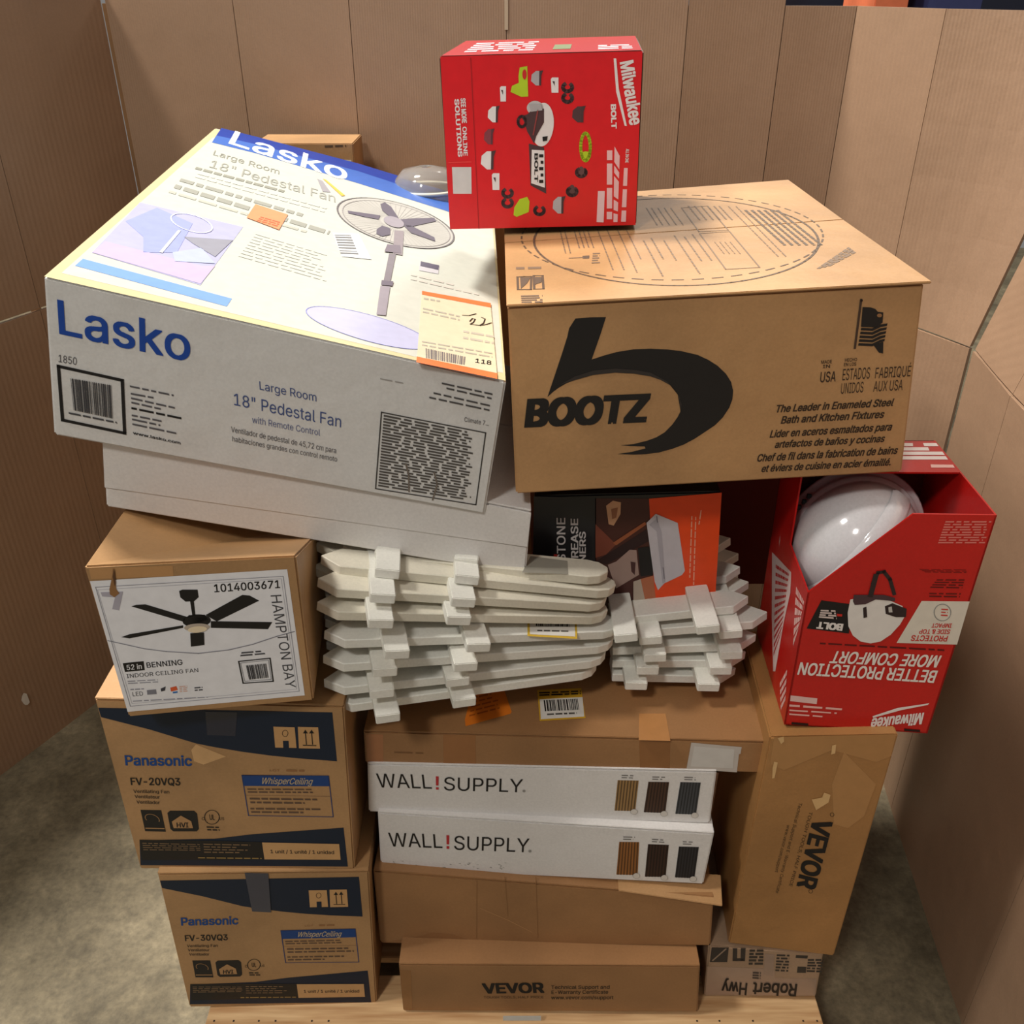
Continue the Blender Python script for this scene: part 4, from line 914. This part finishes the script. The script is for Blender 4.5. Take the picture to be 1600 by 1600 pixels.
# ------------------------------------------------------------------ open red hard hat box
RB = Carton('retail_box', 'red open-topped safety helmet box standing on the tall upright box at right', 1.055, (-1.2, 1.4, -3.2), [(1284, 803), (1558, 805), (1225, 1132), (1449, 1146)], REDC, .22, shell=False)
c = RB.c; DKI = kraft('box_inside', (110, 60, 40))
D = .235
yd = RB.ydir
upv = (c['FTL'] - c['FBL']).normalized(); rt = (c['FBR'] - c['FBL']).normalized()
def panel(name, pts, n, th=.0025, mat=REDC):
    P = [Vector(q) for q in pts]; k = len(P); vs = P + [q + n * th for q in P]
    fs = [tuple(range(k)), tuple(range(2 * k - 1, k - 1, -1))] + [(i, i + k, (i + 1) % k + k, (i + 1) % k) for i in range(k)]
    o = mesh_obj(name, vs, fs, mat, RB.root); bm = bmesh.new(); bm.from_mesh(o.data); bmesh.ops.recalc_face_normals(bm, faces=bm.faces); bm.to_mesh(o.data); bm.free(); return o
Fp = lambda q: RB.front.pt(q, 0)
cutL = Fp((1262, 926)); cutT = Fp((1427, 803))
panel('front_panel', [c['FBL'], c['FBR'], c['FTR'], cutT, cutL], yd)
# left side: rises from the low front corner to the back
hL = (cutL - c['FBL']).length; HL = (c['FTL'] - c['FBL']).length
LPn = Vector(RB.left.n)
q1 = onplane((1234, 850), c['FBL'], LPn); q2 = onplane((1252, 748), c['FBL'], LPn)
lo_b = c['FBL'] + yd * D; hi_b = c['FTL'] + yd * D
q2 = q1 + upv * ((hi_b - q1).dot(upv)) 
panel('side_panel', [c['FBL'], cutL, q1, q2, hi_b, lo_b], -LPn)
panel('side_panel', [c['FBR'], c['FTR'], c['FTR'] + yd * D, c['FBR'] + yd * D], Vector(RB.right.n) * -1)
panel('back_panel', [lo_b, c['FBR'] + yd * D, c['FTR'] + yd * D, hi_b], -yd, mat=DKI)
panel('bottom_panel', [c['FBL'], c['FBR'], c['FBR'] + yd * D, lo_b], upv)
tq0 = (onplane((1499, 738), c['FTL'], RB.top.n) - c['FTR']).dot(yd)
panel('top_panel', [c['FTL'] + yd * tq0, c['FTR'] + yd * tq0, c['FTR'] + yd * D, hi_b], -Vector(RB.top.n))
p = Print(RB.top); K = L2
p.rows((236, 226, 220), Q(K, 850, 468, 1110, 468, 1180, 566, 800, 566), 4, .75, .06, 1); p.rows((240, 190, 180), Q(K, 1080, 588, 1205, 590, 1218, 610, 1085, 610), 1, .8, .02, 1); p.build('top_printing', RB.root)
p = Print(RB.front); K = L4
p.rows((214, 120, 110), Q(L2, 1165, 900, 1422, 900, 1385, 1030, 1120, 1030), 9, .55, .012, 1, last=.9)
p.rows((110, 16, 12), Q(K, 1085, 108, 1375, 112, 1370, 135, 1130, 132), 3, .5, .012, 1); p.rows((96, 16, 12), Q(K, 1200, 168, 1362, 168, 1345, 230, 1150, 225), 4, .5, .012, 1); p.rows((96, 16, 12), Q(K, 1150, 248, 1340, 250, 1330, 284, 1150, 280), 2, .5, .012, 1)
p.poly(BLK, Q(K, 508, 296, 690, 320, 672, 494, 420, 464), 1)
p.text((226, 220, 214), 'BOLT', K(640, 438), K(488, 424), K(632, 475), .05, 2); p.rows((206, 190, 184), Q(K, 505, 350, 590, 352, 600, 410, 492, 400), 4, .7, .012, 2); p.poly((200, 40, 30), Q(K, 600, 375, 632, 378, 630, 392, 600, 390), 2)
p.poly((222, 218, 212), Q(K, 680, 290, 760, 278, 900, 290, 990, 330, 1010, 380, 975, 440, 920, 500, 860, 540, 800, 552, 740, 540, 695, 505, 668, 450, 664, 370), 2)
p.poly(DG, Q(K, 700, 262, 880, 262, 945, 280, 945, 300, 830, 290, 770, 318, 705, 322, 695, 300), 3); p.poly((46, 34, 34), Q(K, 885, 330, 930, 312, 1015, 345, 1010, 395, 950, 395, 890, 375), 3); p.poly((190, 186, 180), Q(K, 905, 335, 925, 330, 930, 365, 908, 366), 4)
p.line((46, 34, 34), Q(K, 800, 262, 815, 190, 845, 130, 880, 125, 915, 170, 940, 255), .005, 3); p.poly((46, 34, 34), Q(K, 755, 340, 775, 332, 780, 395, 758, 400), 3)
p.line((46, 34, 34), Q(K, 800, 262, 830, 150), .007, 4)
p.poly((216, 210, 196), Q(K, 1105, 300, 1390, 303, 1315, 560, 955, 550), 1)
p.ring((150, 150, 146), K(1228, 368), (13, 0), (0, 13), .0012, 30, 2); p.rows((200, 60, 50), Q(K, 1222, 340, 1262, 342, 1258, 395, 1218, 392), 3, .4, .008, 2)
RT = (196, 40, 30)
p.text(RT, 'PROTECTS', K(1265, 508), K(1048, 504), K(1255, 540), .02); p.text(RT, 'SIDE & TOP', K(1278, 470), K(1095, 468), K(1270, 496), .02); p.text(RT, 'IMPACT', K(1286, 434), K(1168, 433), K(1280, 458), .02)
p.text((228, 222, 214), 'BETTER PROTECTION', K(1206, 716), K(385, 666), K(1180, 786), .02); p.text((228, 222, 214), 'MORE COMFORT', K(1229, 626), K(583, 599), K(1196, 694), .02)
p.rows((90, 14, 12), Q(K, 500, 545, 1240, 585, 1240, 602, 498, 560), 1, .6, .015, 1); p.rows((120, 14, 12), Q(K, 385, 785, 600, 800, 600, 810, 385, 795), 1, .5, .015, 1) if 0 else None
p.poly((226, 190, 184), Q(K, 325, 862, 484, 880, 480, 914, 322, 896), 1)
p.rows((232, 180, 172), Q(K, 318, 912, 632, 936, 628, 952, 317, 930), 1, .7, .02); p.rows((232, 180, 172), Q(K, 318, 942, 600, 960, 598, 974, 317, 957), 1, .6, .02); p.rows((232, 180, 172), Q(K, 317, 965, 515, 980, 513, 994, 316, 980), 1, .6, .02)
p.text((232, 224, 220), 'Milwaukee', K(1122, 965), K(812, 1000), K(1106, 1030), .03); p.poly((232, 224, 220), Q(K, 1150, 908, 1140, 918, 985, 948, 815, 995, 812, 985, 960, 936), 2)
p.poly((40, 14, 12), Q(K, 330, 1020, 430, 1028, 430, 1042, 330, 1034), 2); p.poly((40, 14, 12), Q(K, 1000, 1058, 1095, 1066, 1095, 1080, 1000, 1072), 2)
p.build('front_printing', RB.root, 'upside-down white lettering and a hard hat picture')
p = Print(RB.left)
p.poly((214, 192, 188), Q(K, 216, 10, 330, 130, 325, 250, 285, 430, 235, 720, 222, 720, 214, 400), 1); p.rows((190, 40, 40), Q(K, 240, 70, 318, 130, 270, 500, 225, 640), 12, .45, .01, 2); p.rows((236, 196, 190), Q(K, 360, 205, 408, 300, 370, 480, 340, 580), 6, .7, .01, 1); p.rows((236, 196, 190), Q(K, 262, 780, 305, 700, 295, 900, 268, 960), 4, .6, .01, 1)
p.build('side_printing', RB.root)

# the helmet in it
HM = kraft('helmet_plastic', (222, 220, 222), rough=.12, var=.01); HM.node_tree.nodes['Principled BSDF'].inputs['Coat Weight'].default_value = .6
for n_ in list(HM.node_tree.nodes):
    if n_.type == 'BUMP': HM.node_tree.nodes.remove(n_)
hc = Vector((.513, 1.185, 1.76 - .735)); 
axis = Vector((-.22, -.93, .30)).normalized(); upz = Vector((.55, 0, .84)); upz = (upz - axis * upz.dot(axis)).normalized(); sd = upz.cross(axis).normalized()
MH = Matrix((sd, upz, axis)).transposed()
hh = thing('hard_hat', 'glossy white hard hat lying inside the open red box', 'helmet', hc - Vector((0, 0, .1)))
prof = [(.0935, -.035), (.098, -.036), (.1, -.031), (.098, -.027), (.0925, -.024), (.091, -.012), (.0905, .0), (.0865, .004), (.0855, .01)]
for i in range(1, 15):
    a = math.radians(90 * i / 14); prof.append((.0855 * math.cos(a) + 1e-5, .01 + .088 * math.sin(a)))
lathe('shell', prof, hc, HM, hh, 56, MH, True, 1.0, 1.14)
# crown ridge and side vents
vs = []; fs = []
for i in range(21):
    a = math.radians(-78 + 156 * i / 20)
    for s_ in (-1, 1):
        for dz in (0, .004):
            r = .0852 + (dz if s_ == 0 else dz * .9); vs.append(hc + MH @ Vector((s_ * (.016 - dz * 1.2), math.sin(a) * (r * 1.14), .01 + math.cos(a) * (r + .0028))))
for i in range(20):
    k = i * 4; fs += [(k, k + 4, k + 5, k + 1), (k + 1, k + 5, k + 7, k + 3), (k + 3, k + 7, k + 6, k + 2)]
mesh_obj('crown_ridge', vs, fs, HM, hh, smooth=True)
for s_ in (-1,):
    for j in range(3):
        a = math.radians(20 + j * 7); ctr = hc + MH @ Vector((-.0935, .0 + j * .011 - .01, -.004)); 
        boxm('vent_slot', ctr - Vector((.003, .002, .0035)), ctr + Vector((.003, .002, .0035)), ink((40, 50, 50)), hh, 0)

# dark red box behind the package
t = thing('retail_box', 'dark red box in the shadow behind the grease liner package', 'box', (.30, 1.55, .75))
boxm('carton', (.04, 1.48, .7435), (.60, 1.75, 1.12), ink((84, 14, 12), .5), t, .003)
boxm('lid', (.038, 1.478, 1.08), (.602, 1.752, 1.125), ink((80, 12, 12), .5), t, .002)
t = thing('cardboard_box', 'plain brown box hidden in the shadow behind the fence pieces', 'box', (.2, 1.7, .14))
boxm('carton', (-.2, 1.56, .1405), (.42, 1.92, .742), KRD, t, .003)
for o in bpy.data.objects:
    if '_w' in o: del o['_w']
